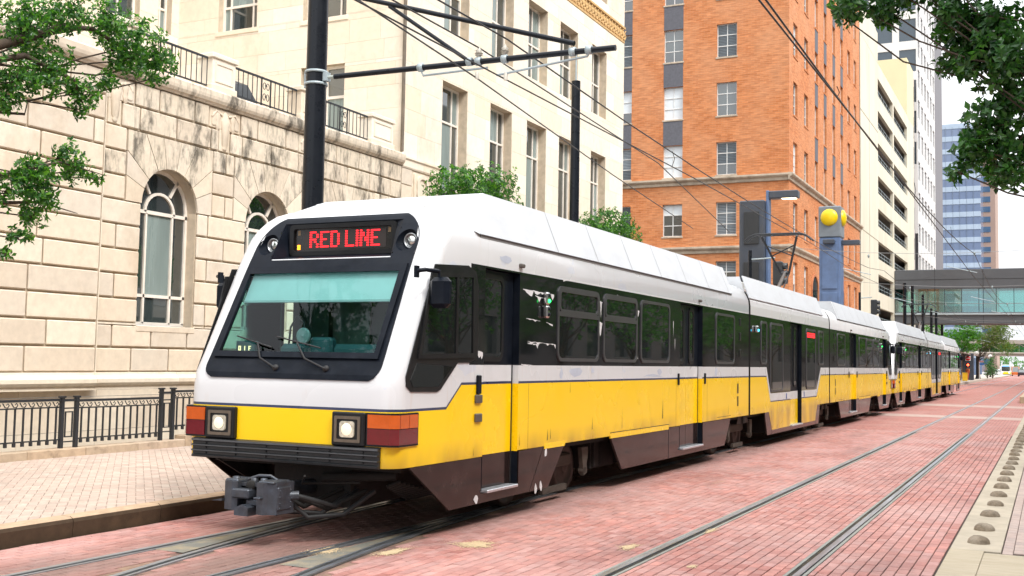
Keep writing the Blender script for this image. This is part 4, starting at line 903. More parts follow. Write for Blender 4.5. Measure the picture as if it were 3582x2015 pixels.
for c in ARCHES:                                                 # voussoirs, arched window
    A = [(1.2, 0), (1.2, .50), (1.2, .98), (.73, 1.4), (.25, 1.4)]; r = .775
    outer = A + [(-a, b) for a, b in reversed(A)]
    for (p, q) in zip(outer, outer[1:]):
        ta, tb = math.atan2(p[1], p[0]), math.atan2(q[1], q[0]); pts = []
        extra = [(1.2, 1.4)] if (p == (1.2, .98)) else [(-1.2, 1.4)] if q == (-1.2, .98) else []
        inner = [(r * math.cos(tb + (ta - tb) * i / 4), r * math.sin(tb + (ta - tb) * i / 4)) for i in range(5)]
        poly = [p] + extra + [q] + inner; mx_ = sum(a for a, b in poly) / len(poly); mz_ = sum(b for a, b in poly) / len(poly)
        poly = [(c + mx_ + (a - mx_) * .955, SPR + mz_ + (b - mz_) * .955) for a, b in poly]
        MB().prism(poly, 'x', XW - .25, XW + .015).build('voussoir', STAINED if mz_ > .75 else STONE, stone)
    MB().box(XW - .5, c - 1.21, SPR - .01, XW - .4, c + 1.21, SPR + 1.42).build('wall_core', JOINT, stone)
    mb = MB()                                                    # arch reveal lining
    n = 24; arc = [(c + (r + .0) * math.cos(math.pi * i / n), SPR + r * math.sin(math.pi * i / n)) for i in range(n + 1)]; arc2 = [(c + (r + .12) * math.cos(math.pi * i / n), SPR + (r + .12) * math.sin(math.pi * i / n)) for i in range(n + 1)]
    mb.add([(XW - .03, a, b) for a, b in arc] + [(XW - .42, a, b) for a, b in arc] + [(XW - .03, a, b) for a, b in arc2], [(i, i + 1, n + 2 + i, n + 1 + i) for i in range(n)] + [(i, i + 1, 2 * n + 3 + i, 2 * n + 2 + i) for i in range(n)], 0, True)
    mb.build('arch_reveal', STONE, stone, fix=False)
    xr = XW - .33; fr = MB(); t = .06; zb = 2.47
    def bar(y0, z0, y1, z1, w_=.05, x0=xr, x1=xr + .07):
        d = Vector((y1 - y0, z1 - z0)).normalized() * w_ / 2; q = (-d.y, d.x)
        fr.prism([(y0 + q[0], z0 + q[1]), (y1 + q[0], z1 + q[1]), (y1 - q[0], z1 - q[1]), (y0 - q[0], z0 - q[1])], 'x', x0, x1)
    for sg in (-1, 1):
        bar(c + sg * .745, zb, c + sg * .745, SPR, .06); bar(c + sg * .36, zb, c + sg * .36, SPR - .12, .045); bar(c + sg * .36 * .78, SPR + .36 * .75, c + sg * .775 * .62, SPR + .775 * .78, .05)
    for i in range(12):
        t0, t1 = math.pi * i / 12, math.pi * (i + 1) / 12
        for rad, ww in ((.745, .06), (.40, .055)): bar(c + rad * math.cos(t0), SPR - (.10 if rad < .5 else 0) + rad * math.sin(t0), c + rad * math.cos(t1), SPR - (.10 if rad < .5 else 0) + rad * math.sin(t1), ww)
    bar(c - .77, SPR - .10, c + .77, SPR - .10, .07); bar(c - .77, 3.02, c + .77, 3.02, .06); bar(c - .77, zb, c + .77, zb, .06)
    aw = fr.build('arched_window', TRIM, stone)
    for (a, b, z0, z1, m) in ((-.74, -.36, zb, 3.0, PANE), (-.36, .36, zb, 3.0, PANE), (.36, .74, zb, 3.0, PANE), (-.74, -.36, 3.0, SPR - .1, PANE), (-.36, .36, 3.0, SPR - .1, ROOMP), (.36, .74, 3.0, SPR - .1, PANE)):
        MB().box(xr + .02, c + a + .002, z0 + .002, xr + .03, c + b - .002, z1 - .002).build('pane', m, aw)
    MB().prism([(c + .74 * math.cos(math.pi * i / 16), SPR - .098 + (.098 + .74) * math.sin(math.pi * i / 16)) for i in range(17)], 'x', xr + .02, xr + .03).build('fanlight_pane', PANE, aw)
    MB().cbox(XW - .33, c - .80, 2.30, XW + .03, c + .80, 2.42, .01).build('sill', STONE, stone)
for yk in [c - 1.535 for c in ARCHES]:                           # carved panels between the arches
    MB().cbox(XW - .1, yk - .48, 1.52 + 11 * C + .02, XW + .0, yk + .48, 7.10, .01).build('carved_panel', STONE, stone)
    MB().cbox(XW - .1, yk - .16, 1.52 + 10 * C + .02, XW + .0, yk + .16, 1.52 + 11 * C + .02, .01).build('carved_panel', STONE, stone)
    mb = MB(); mb.lathe([(.0, 6.22), (.05, 6.24), (.07, 6.28), (.05, 6.32), (.09, 6.36), (.12, 6.75), (.14, 6.85), (.10, 6.9), (.07, 7.02), (0, 7.08)], (XW + .01, yk, 0), 'z', 10)
    for sg in (-1, 1):
        mb.lathe([(0, 6.62), (.05, 6.66), (.07, 6.78), (.05, 6.84), (.09, 6.92), (.06, 7.0), (.02, 7.06)], (XW + .01, yk + sg * .24, 0), 'z', 8); mb.cbox(XW, yk + sg * .36 - .06, 6.72, XW + .05, yk + sg * .36 + .06, 7.0, .02)
        mb.tube([(XW + .03, yk + sg * .1, 6.98), (XW + .05, yk + sg * .3, 7.04), (XW + .04, yk + sg * .42, 6.9)], .03, 6)
    mb.v = [(XW + (x - XW) * .38, y, z) for x, y, z in mb.v]; mb.build('carved_ornament', STONE, stone)
def prof_run(name, prof, y0, y1, seg, m, parent, x=XW, end=None):
    y = y0
    while y < y1 - .01:
        e = min(y1, y + seg); MB().prism([(x + a, b) for a, b in prof], 'y', y + .003, e - .003).build(name, m, parent); y = e
CORN = [(-.2, 7.12), (.05, 7.125), (.07, 7.16), (.10, 7.18), (.13, 7.24), (.14, 7.30), (.14, 7.40), (.10, 7.44), (-.2, 7.45)]
prof_run('cornice', CORN, 14.66, 25.2, 1.75, STAINED, stone); prof_run('cornice', CORN, 8, 14.655, 1.75, STONE, stone, XW + .15)
BASE = [(-.2, 1.2), (.06, 1.2), (.06, 1.26), (.10, 1.28), (.135, 1.33), (.135, 1.40), (.09, 1.45), (.05, 1.47), (.04, 1.52), (-.2, 1.52)]
prof_run('base_moulding', BASE, 8, 14.655, 2.2, STONE, stone, XW + .15); prof_run('base_moulding', BASE, 14.66, 27, 2.2, STONE, stone)
courses('base_block', 'x', XW + .02, 8, 27, -1.4, 1.2, [], .62, 1.7, .008, .04, 0, STONE, stone)
plane('terrace', -24, 4, XW, 25.2, 7.40, CONC, stone)
PIERM = ASHLAR
for (a, b) in ((14.75, 15.55), (17.62, 18.42), (20.68, 21.5), (23.7, 24.8)):
    pr = MB(); pr.cbox(XW - .45, a, 7.45, XW + .02, b, 7.60, .015); pr.cbox(XW - .42, a + .04, 7.60, XW - .01, b - .04, 8.16, .01); pr.cbox(XW - .46, a - .01, 8.16, XW + .03, b + .01, 8.27, .015)
    pr.ring([(a + .12, 7.66), (b - .12, 7.66), (b - .12, 8.08), (a + .12, 8.08)], [(a + .16, 7.70), (b - .16, 7.70), (b - .16, 8.04), (a + .16, 8.04)], 'x', XW - .01, XW + .006); pr.build('terrace_pier', PIERM, stone)
def scroll_s(mb, y, z0, z1, x, w_):
    h = z1 - z0
    for k_ in range(2):
        for sg in (-1, 1):
            zc = z0 + h * (.25 + .5 * k_); pts = []
            for i in range(17):
                t = i / 16 * 2.2 * math.pi; rr = w_ * (.5 - .16 * i / 16); pts.append((x, y + sg * (w_ * .55 - rr * math.cos(t)) , zc + rr * 1.6 * math.sin(t)))
            mb.tube(pts, .009, 4)
for (a, b, sc_) in ((15.56, 17.6, 16.4), (18.44, 20.66, 19.55), (21.52, 23.68, 22.6)):
    mb = MB(); x = XW - .12
    mb.box(x - .02, a, 8.13, x + .02, b, 8.17); mb.box(x - .014, a, 7.54, x + .014, b, 7.57)
    n = int((b - a) / .155)
    for i in range(n + 1):
        yy = a + (b - a) * i / n
        if abs(yy - sc_) > .14: mb.tube([(x, yy, 7.55), (x, yy, 8.14)], .011, 5)
    for sg in (-.16, .16): mb.box(x - .014, sc_ + sg - .012, 7.45, x + .014, sc_ + sg + .012, 8.15)
    scroll_s(mb, sc_, 7.6, 8.1, x, .11); mb.build('terrace_railing', IRON, stone)
cov = MB().add([(-17.2, 18.5, 7.4), (-16.3, 18.5, 7.4), (-16.3, 20.0, 7.4), (-17.2, 20.0, 7.4), (-17.1, 18.6, 7.9), (-16.5, 18.7, 7.95), (-16.5, 19.6, 8.08), (-17.0, 19.8, 8.0), (-16.8, 19.2, 8.2)], [(0, 1, 5, 4), (1, 2, 6, 5), (2, 3, 7, 6), (3, 0, 4, 7), (4, 5, 8), (5, 6, 8), (6, 7, 8), (7, 4, 8)]).build('covered_grill', mat('black_cover', (.02, .025, .03), .45, 0, .3, 6, .6, 8))
tag(cov, 'black plastic covered grill on the terrace behind the iron railing', 'grill')
# camera-facing wall above the terrace and the set-back wall
YW = 25.2
opf = [(-22.42, -20.95, 11.58, 14.2), (-19.27, -17.76, 11.55, 14.2), (-19.27, -17.76, 7.5, 10.16)]
backing('wall', 'y', YW + .01, -24, XW, 7.3, 18, opf, .34, JOINT, stone)
courses('ashlar_block', 'y', YW + .01, -24, XW, 7.42, 16, opf, .66, 1.3, .006, .012, 0, ASHLAR, stone, None, (.6, .8, 1, 1.2))
for (a, b, c, d) in opf[:2]: win(stone, 'y', YW, a, b, c, d, (.2, .78), (.30, .66), .07, .28, TRIM, [PANE, PANE, ROOMP])
win(stone, 'y', YW, *opf[2], (.52,), (.66,), .08, .25, TRIM, [ROOMP, PANE])
for (a, b, c, d) in opf[:2]: MB().cbox(a - .08, YW - .03, c - .14, b + .08, YW + .3, c - .002, .01).build('sill', ASHLAR, stone)
ops2 = [(19.6, 21.1, 11.6, 14.2), (22.3, 23.6, 11.6, 14.2), (24.35, 24.9, 11.6, 14.2), (14, 15.5, 11.6, 14.2)]
backing('wall', 'x', -24.01, 2, 25.2, 7.3, 18, ops2, .34, JOINT, stone)
courses('ashlar_block', 'x', -24.01, 10, 25.2, 8.7, 16, ops2, .66, 1.9, .006, .012, 0, ASHLAR, stone)
for o_ in ops2: win(stone, 'x', -24.0, *o_, (.5,), (.3, .66), .07, .28, TRIM, [PANE, PANE, ROOMP])
# tall street block
WY = [(27.35, 28.88), (30.4, 31.95), (33.1, 34.68), (35.8, 37.45), (38.87, 40.42)]
opt = [(a, b, 4.6, 10.0) for a, b in WY] + [(a, b, 11.52, 14.2) for a, b in WY] + [(a, b, 16.2, 18.9) for a, b in WY]
backing('wall', 'x', XW - .012, 25.2, 42.4, 1.2, 20.5, opt, .42, JOINT, stone)
kp = [(25.75, 26.85, 1.52, 7.08)]
courses('stone_block', 'x', XW - .012, 25.2, 27.35, 4.3, 7.08, kp, .464, .9, .02, .03, .01, STONE, stone)
courses('ashlar_block', 'x', XW - .012, 25.2, 42.4, 7.42, 15.14, opt, .66, 1.35, .006, .012, 0, ASHLAR, stone, None, (.7, .9, 1, 1.3))
courses('ashlar_block', 'x', XW - .012, 27.4, 42.4, 4.6, 7.42, opt, .705, 1.35, .006, .012, 0, ASHLAR, stone, None, (.7, .9, 1, 1.3))
courses('ashlar_block', 'x', XW - .012, 25.2, 42.4, 15.8, 20.5, opt, .94, 2.2, .006, .012, 0, ASHLAR, stone)
for (a, b) in WY:
    for z0, z1 in ((4.6, 10.0), (11.52, 14.2), (16.2, 18.9)):
        win(stone, 'x', XW, a, b, z0, z1, (.30, .74) if z0 < 5 else (.62,), (.42, .80) if z0 < 5 else (.5,), .06, .38, TRIM, [PANE, PANE, ROOMP])
prof_run('belt_course', [(-.1, 7.08), (.03, 7.08), (.05, 7.12), (.05, 7.3), (.09, 7.34), (.09, 7.40), (-.1, 7.42)], 25.2, 27.34, 1.1, ASHLAR, stone)
cp = MB().cbox(XW - .1, 25.78, 6.0, XW, 26.82, 7.06, .01); cp.build('carved_panel', STONE, stone)
mb = MB(); mb.ring(rrect(26.0, 26.6, 6.2, 7.0, .28, 6), rrect(26.1, 26.5, 6.28, 6.9, .19, 6), 'x', XW, XW + .05)
for yy in (25.88, 26.72): mb.lathe([(.03, 6.1), (.06, 6.15), (.04, 6.3), (.07, 6.5), (.045, 6.7), (.07, 6.85), (.03, 7.0)], (XW + .02, yy, 0), 'z', 8)
mb.build('carved_ornament', STONE, stone)
FRZ = mat('carved_frieze', (.52, .33, .14), .85, 0, .2, 6, .3, 40)
fz = MB().box(XW - .02, 30, 15.16, XW + .02, 42.4, 15.24); fz.box(XW - .02, 30, 15.74, XW + .06, 42.4, 15.82); fz.box(XW - .02, 30, 15.24, XW - .004, 42.4, 15.74)
frz = fz.build('frieze', FRZ, stone); cv = MB()
for i in range(40):
    yy = 30.2 + i * .31
    cv.lathe([(0, 0), (.05, .03), (.12, .02), (.14, 0)], (XW, yy, 15.5), 'x', 8); cv.tube([(XW + .01, yy + .1, 15.28), (XW + .03, yy + .2, 15.45), (XW + .01, yy + .12, 15.6), (XW + .03, yy + .2, 15.7)], .028, 5); cv.tube([(XW + .02, yy - .05, 15.3), (XW + .03, yy + .05, 15.36)], .03, 5)
cv.build('frieze_carving', FRZ, frz)['kind'] = 'stuff'
MB().box(-24, 25.3, 20.5, XW, 42.4, 20.6).build('roof', CONC, stone); MB().box(-40, 42.3, 1, XW - .02, 42.4, 20.5).build('end_wall', ASHLAR, stone); MB().box(-23.98, 2, 17.9, -40, 25.3, 18).build('roof', CONC, stone)
dp = MB().tube([(XW + .03, 25.16, 7.5), (XW + .03, 25.16, 20)], .05, 8); dp.build('drainpipe', mat('drain_dark', (.14, .11, .08), .7, 0, .3, 5), stone)
# ---- street fence
fence = tag(empty('iron_fence', (-14.35, 0, 0)), 'black iron fence with scrolled top on a low stone kerb before the building', 'fence')
for (a, b, z) in ((9, 12.9, .40), (13.0, 14.9, .36), (14.99, 19, .46)): pass
FB = MB(); 
def fence_run(y0, y1, z0, z1, n):
    f = MB(); f.box(-.02, y0, z1 - .04, .02, y1, z1); f.box(-.012, y0, z1 - .15, .012, y1, z1 - .128); f.box(-.012, y0, z0 + .10, .012, y1, z0 + .122); f.build('rail', IRON, fence)
    me = MB().box(-.012, -.012, z0 + .12, .012, .012, z1 - .13).box(-.02, -.02, z0 + .04, .02, .02, z0 + .10).mesh('picket', IRON)
    for i in range(n): inst(me, 'picket', fence, (0, y0 + (y1 - y0) * (i + .5) / n, 0))
    sc = MB(); m_ = int((y1 - y0) / .155)
    for i in range(m_):
        y = y0 + (y1 - y0) * (i + .5) / m_; zc = z1 - .085
        sc.tube([(0, y - .075, zc + .035), (0, y - .03, zc - .03), (0, y + .02, zc - .035), (0, y + .045, zc), (0, y + .02, zc + .03), (0, y - .005, zc + .005)], .009, 4)
    sc.build('scrollwork', IRON, fence)
def fence_post(y, z0, z1):
    MB().box(-.03, y - .03, z0, .03, y + .03, z1).box(-.045, y - .045, z1, .045, y + .045, z1 + .03).box(-.04, y - .04, z1 - .06, .04, y + .04, z1 - .04).build('post', IRON, fence)
fence_run(9.0, 12.76, .36, 1.13, 24); fence_run(13.12, 14.97, .36, 1.11, 12); fence_run(15.32, 18.5, .46, 1.22, 20)
for y in (12.79, 13.09): fence_post(y, .30, 1.14)
for y in (15.0, 15.29): fence_post(y, .32, 1.24)
for y0, y1, z0, z1 in ((12.82, 13.06, .5, 1.12), (15.03, 15.26, .55, 1.2)):
    f = MB(); f.box(-.02, y0, z1 - .04, .02, y1, z1); f.box(-.012, y0, z1 - .16, .012, y1, z1 - .138); f.ring([(y0 + .04, z0), (y1 - .04, z0), (y1 - .04, z1 - .2), (y0 + .04, z1 - .2)], [(y0 + .06, z0 + .02), (y1 - .06, z0 + .02), (y1 - .06, z1 - .22), (y0 + .06, z1 - .22)], 'x', -.01, .01); f.box(-.012, y0, z0 - .08, .012, y1, z0 - .06); f.build('panel', IRON, fence)
CURB = tinted('fence_curb', [(.44, .33, .23), (.40, .31, .22), (.46, .36, .27)], .88, bump=.5, bs=60, var=.2, stain=[((.08, .06, .04), 2.2, .56, .72, .7, None)])
for i in range(9):
    a = 8.6 + i * 1.15; hi = .40 if a > 14.9 else .33
    MB().cbox(-.14, a + .004, .15, .14, a + 1.146, hi, .012).build('curb_stone', CURB, fence)
plane('areaway', XW - .5, 5, -14.3, 42, -1.3, CONC)
MB().box(-14.62, 5, -1.3, -14.5, 42, .30).build('areaway_wall', STONE, stone)
# ---------------- orange brick building
def brick_mat():
    k = NT('orange_brick'); x, y, z = k.sep(k.wpos()); cb = k.n('CombineXYZ'); k.l(k.math('ADD', x, y), cb.inputs[0]); k.l(z, cb.inputs[1])
    b = k.n('TexBrick'); k.l(cb.outputs[0], b.inputs[0]); b.inputs['Scale'].default_value = 1; b.inputs['Brick Width'].default_value = .42; b.inputs['Row Height'].default_value = .13; b.inputs['Mortar Size'].default_value = .006
    b.inputs['Color1'].default_value = (.53, .20, .075, 1); b.inputs['Color2'].default_value = (.40, .13, .043, 1); b.inputs['Mortar'].default_value = (.50, .27, .16, 1); b.inputs['Bias'].default_value = -.1
    v = k.wpos(); n = k.noise(v, .35, 4); c = k.mix(k.mr(n, .4, .7, 0, .55), b.outputs[0], (.55, .28, .15))
    mp = k.n('Mapping'); k.l(cb.outputs[0], mp.inputs[0]); mp.inputs['Scale'].default_value = (.9, 7, 1); n2 = k.noise(mp.outputs[0], 1.6, 4); c = k.mix(1, c, k.mr(n2, .3, .7, .78, 1.2), 'MULTIPLY')
    return k.out(c, .85, 0, .25)
BRICK = brick_mat()
LIME = mat('limestone_trim', (.46, .38, .29), .85, 0, .15, 3, dirt=(.14, .11, .08), dscale=1.2, damt=.6)
SPAN = mat('grey_spandrel', (.10, .10, .115), .8, 0, .2, 8, .2, 30)
def blinds(name, a, b):
    k = NT(name); z = k.sep(k.wpos())[2]; f = k.math('FRACT', k.math('MULTIPLY', z, 9)); c = k.mix(k.math('GREATER_THAN', f, .35), a, b); return k.out(c, .12, 0, .7)
BL = [blinds('blind_pale', (.28, .33, .36), (.58, .62, .66)), blinds('blind_dark', (.01, .016, .02), (.08, .10, .115)), mat('pane_white', (.62, .66, .68), .2, 0, .1, 1), PANE, blinds('blind_mid', (.03, .04, .05), (.20, .235, .26))]
BWHITE = mat('sash_white', (.62, .62, .60), .5, 0, .1, 5)
bb = tag(empty('brick_building'), 'tall orange brick office building with white framed windows and stone belt courses', 'building')
YB, YE = 74.7, 105.8
rows = [(2.5, 4.8), (6.75, 9.0), (10.85, 13.15), (15.08, 17.4), (19.28, 21.65), (23.48, 25.85), (27.7, 30.0), (31.9, 34.2), (36.1, 38.4)]
fc = [(-20.88, -19.43), (-24.78, -23.33), (-28.65, -27.2), (-32.5, -31.05)]
sc2 = [(76.1, 77.5), (79.9, 81.3), (83.9, 85.1), (87.6, 88.75), (91.5, 92.7), (95.3, 96.5), (99.0, 100.35), (102.5, 103.9)]
of = [(a, b, c, d) for a, b in fc for c, d in rows]; os_ = [(a, b, c, d) for a, b in sc2 for c, d in rows]
ar = [(82.6, 84.9), (94.2, 96.6)]
os_ = [o for o in os_ if not (o[2] < 9.1 and o[3] > 4.9 and 1 and (82 < o[0] < 85.5 or 94 < o[0] < 97))]
backing('front_wall', 'y', YB, -36, XW, 0, 42, of, .28, BRICK, bb); backing('street_wall', 'x', XW, YB, YE, 0, 42, os_, .28, BRICK, bb)
MB().box(-36, YB + .3, 41.9, XW - .01, YE, 42).build('roof', CONC, bb); MB().box(-36, YE - .02, 0, XW - .02, YE, 42).build('rear_wall', BRICK, bb)
def bwin(axis, plane_, o, cols):
    a, b, c, d = o; k_ = (R.choice(BL[:3] + BL[4:]), R.choice([PANE, PANE, BL[1]]), R.choice((0, 1, 1, 2, 2, 3)))
    return win(bb, axis, plane_, a, b, c, d, cols, (.34, .67), .06, .24, BWHITE, k_)
for o in of:
    if o[2] > 5 and o[0] > -30: bwin('y', YB, o, (.5,))
for o in os_:
    if o[2] > 5: bwin('x', XW, o, ())
for o in of + os_:
    ax_ = 'y' if o in of else 'x'; pl_ = YB if ax_ == 'y' else XW
    if o[2] > 5 and o[0] > -30: MB().cbox(*place(ax_, pl_, o[0] - .06, o[1] + .06, o[2] - .12, o[2] - .004, -.2, .05), .01).build('sill', BRICK if ax_ == 'x' else LIME, bb)
for (a, b), ax_, pl_ in [(fc[1], 'y', YB), (fc[2], 'y', YB)] + [(q, 'x', XW) for q in sc2[2:6]]:
    for (z0, z1), (z2, z3) in zip(rows[3:], rows[4:]): MB().box(*place(ax_, pl_, a, b, z1 + .004, z2 - .13, -.1, .012)).build('spandrel', SPAN, bb)
for z0, pr in ((14.45, .32), (9.55, .28), (5.9, .15)):
    p_ = [(0, z0), (pr * .3, z0 + .02), (pr * .4, z0 + .2), (pr * .8, z0 + .28), (pr, z0 + .36), (pr, z0 + .48), (0, z0 + .52)]
    if z0 > 6:
        MB().prism([(XW + a, b) for a, b in p_], 'y', YB - pr * .9, YE + .2).build('belt_course', LIME, bb); MB().prism([(YB - a, b) for a, b in p_], 'x', -36, XW + pr * .2).build('belt_course', LIME, bb)
for a, b in ar + [(88.4, 90.6)]:
    c_ = (a + b) / 2; r_ = (b - a) / 2; pts = [(a, 4), (b, 4), (b, 7.4)] + [(c_ + r_ * math.cos(math.pi * i / 12), 7.4 + r_ * math.sin(math.pi * i / 12)) for i in range(1, 12)] + [(a, 7.4)]
    f_ = MB().prism(pts, 'x', XW, XW + .03).build('arched_window', PANE, bb)
    ins = [(c_ + (p - c_) * 1.12, 4 + (q - 4) * 1.04) for p, q in pts]; MB().ring(ins, pts, 'x', XW + .001, XW + .09).build('arch_surround', mat('brick_arch', (.42, .16, .07), .85), f_)
# ---------------- cream parking garage
gar = tag(empty('parking_garage'), 'cream concrete parking garage with long open decks', 'building')
CREAM = mat('cream_concrete', (.60, .56, .45), .85, 0, .06, .5, dirt=(.42, .36, .25), dscale=.35, damt=.4, stretch=(1, 1, .25))
gop = [(y0, y1, t - 1.85, t) for y0, y1 in ((118.2, 130.5), (131.3, 144.5)) for t in (32.0, 28.6, 25.15, 21.7, 18.25, 14.85, 11.4, 7.95, 4.4)]
backing('street_wall', 'x', XW, 106, 152, 0, 33.6, gop, .35, CREAM, gar)
MB().box(-40, 106.0, 0, XW, 106.3, 35).build('end_wall', CREAM, gar); MB().box(-40, 106.3, 33.6, XW + .01, 118.2, 36.8).build('stair_head', CREAM, gar); MB().box(-26, 144.5, 33.6, XW + .01, 152, 41).build('lift_head', mat('cream_yellow', (.66, .58, .36), .85, 0, .05, .5), gar)
MB().box(-40, 151.8, 0, XW - .01, 152, 33.6).build('rear_wall', CREAM, gar)
for t in (32.0, 28.6, 25.15, 21.7, 18.25, 14.85, 11.4, 7.95, 4.4): MB().box(-40, 106.4, t + .15, XW - .4, 151.7, t + .5).build('deck', mat('deck_dark', (.16, .14, .12), .9), gar)
MB().box(-40, 106.4, 0, -39.9, 151.7, 33).build('back_wall', MATS['deck_dark'], gar)
for (a, b, c, d) in gop:
    g = MB(); g.tube([(XW - .2, a, c + .45), (XW - .2, b, c + .45)], .03, 4); g.tube([(XW - .2, a, c + .85), (XW - .2, b, c + .85)], .03, 4)
    for i in range(7): g.tube([(XW - .2, a + (b - a) * i / 6, c), (XW - .2, a + (b - a) * i / 6, c + .85)], .025, 4)
    g.build('deck_rail', GALV, gar)
g = MB()
for z in (26.2, 14.8): g.box(XW, 106, z, XW + .01, 118.2, z + .08)
g.box(XW, 112, 0, XW + .01, 112.06, 33); g.build('panel_joint', mat('joint_dark', (.25, .21, .14), .9), gar)
# ---------------- white tower, grey slab, blue and brown towers
WT = mat('white_panels', (.62, .60, .58), .5, 0, .05, .4); TWG = NT('tower_glass'); TWG.out((.035, .055, .075), .06, 0, .9); TWG = TWG.m
tw = tag(empty('white_tower'), 'white panelled high rise tower with dark square windows', 'building')
top = [(157 + i * 4.3 + .9, 157 + i * 4.3 + 3.3, z, z + 2.6) for i in range(6) for z in [6 + j * 4.3 for j in range(15)]]
tfo = [(-18.15 - i * 3.1, -15.95 - i * 3.1, z + .2, z + 3.3) for i in range(5) for z in [29.3 + j * 4.3 for j in range(10)]]
backing('street_wall', 'x', XW, 157, 182.5, 0, 78, top, .2, WT, tw); backing('front_wall', 'y', 157, -40, XW, 20, 78, tfo, .2, WT, tw); MB().box(-40, 157.3, 77.9, XW - .01, 182.5, 78).build('roof', WT, tw)
me = MB().box(-.19, 0, 0, -.14, 2.4, 2.6).mesh('tower_window', TWG)
for o in top: inst(me, 'window', tw, (XW, o[0], o[2]))
me = MB().box(0, .14, 0, 2.2, .19, 3.1).mesh('tower_window', TWG)
for o in tfo: inst(me, 'window', tw, (o[0], 157, o[2]))
MB().box(-20, 152.1, 0, XW - .4, 156.9, 41.2).build('link_wall', mat('link_grey', (.40, .36, .34), .7), tw)
me = MB().box(-.1, 0, 0, .02, 3.4, 2.9).mesh('tower_window', TWG)
for j in range(8): inst(me, 'window', tw, (XW - .4, 152.8, 8 + 4.15 * j))
g = MB()
for j in range(17): g.box(XW, 157, 3.8 + j * 4.3, XW + .012, 182.5, 3.86 + j * 4.3)
for i in range(7): g.box(XW, 157 + i * 4.25, 0, XW + .012, 157.05 + i * 4.25, 78)
g.build('panel_joint', mat('joint_grey', (.35, .35, .36), .8), tw)
gs = MB().cbox(-34, 183, 0, XW, 196, 82, .1); g = gs.build('dark_tower', mat('slate_wall', (.15, .14, .15), .6, 0, .1, .3)); tag(g, 'narrow dark grey slab tower behind the white tower', 'building')
bt = tag(empty('blue_tower'), 'blue glass office tower with paler horizontal bands', 'building')
BTW = NT('blue_bands'); BTW.out((.15, .20, .31), .15, 0, .8); BTW = BTW.m
PALE = mat('pale_band', (.36, .44, .54), .25, 0, .08, .3)
MB().box(-60, 330, 0, -16.8, 360, 70).build('glass_body', BTW, bt)
for j in range(19): MB().box(-60.1, 329.9, 4.6 + j * 3.6, -16.7, 330.2, 6.0 + j * 3.6).build('band', PALE, bt)
g = MB()
for i in range(24): g.box(-60 + i * 1.8, 329.88, 3, -59.93 + i * 1.8, 330, 70)
g.build('mullions', mat('mullion', (.16, .20, .26), .4), bt)['kind'] = 'stuff'
bt2 = tag(empty('brown_tower'), 'narrow pinkish brown tower with rows of blue windows beside the blue tower', 'building')
MB().box(-17.4, 345, 0, -13.6, 365, 62).build('body', mat('brown_panel', (.36, .25, .20), .7, 0, .06, .3), bt2)
for j in range(20): MB().box(-17.2, 344.9, 3 + j * 2.95, -14.9, 345.2, 4.6 + j * 2.95).build('window', mat('blue_pane', (.07, .13, .22), .1, 0, .08, 1), bt2)
# ---------------- skybridges
def skybridge(Y, x0, x1, zb, zg0, zg1, zt, m, gm, label, n, truss=False):
    s_ = tag(empty('skybridge'), label, 'bridge')
    MB().cbox(x0, Y, zg1, x1, Y + 4, zt, .05).build('upper_beam', m, s_); MB().cbox(x0, Y, zb, x1, Y + 4, zg0, .05).build('lower_beam', m, s_); MB().cbox(x0, Y - .15, zg0 - .32, x1, Y + .1, zg0 - .12, .03).build('ledge', GALV if not truss else m, s_)
    for i in range(n):
        a = x0 + (x1 - x0) * i / n; b = x0 + (x1 - x0) * (i + 1) / n
        MB().box(a + .03, Y + .1, zg0, b - .03, Y + .13, zg1).build('pane', gm, s_); MB().box(a - .03, Y + .06, zg0, a + .03, Y + .16, zg1).build('mullion', DARK if not truss else m, s_)
        if truss: MB().tube([(a, Y + .2, zg0 if i % 2 else zg1), (b, Y + .2, zg1 if i % 2 else zg0)], .12, 6).build('truss_member', m, s_)
    MB().box(x0, Y + 3.9, zg0, x1, Y + 3.95, zg1).build('rear_glass', gm, s_)
    if not truss:
        MB().tube([(x0, Y + 1, zg0 + 1), (x1, Y + 1, zg0 + 1)], .04, 6).build('handrail', DARK, s_); MB().box(x0, Y + .02, zt - 1.15, x1, Y - .02, zt - 1.10).build('beam_joint', DARK, s_)
        for x in (-11.5, -6.5, -1.5, 3.5): MB().box(x, Y - .012, zb, x + .05, Y, zt).build('beam_joint', DARK, s_)
skybridge(131.1, -15.75, 16, 6.75, 8.05, 10.65, 12.85, mat('bridge_grey', (.085, .09, .10), .6, 0, .1, .5, dirt=(.06, .055, .055), dscale=.4, damt=.4), glass('bridge_glass', (.55, .80, .78), .12), 'dark grey enclosed skybridge with a glazed middle, nearest over the street', 18)
skybridge(222, -15, 20, 4.2, 4.9, 6.4, 7.2, mat('bridge_tan', (.40, .36, .31), .7, 0, .1, .5), glass('bridge_green', (.48, .66, .50), .10), 'tan skybridge with green glass and truss bars, farther down the street', 14, True)
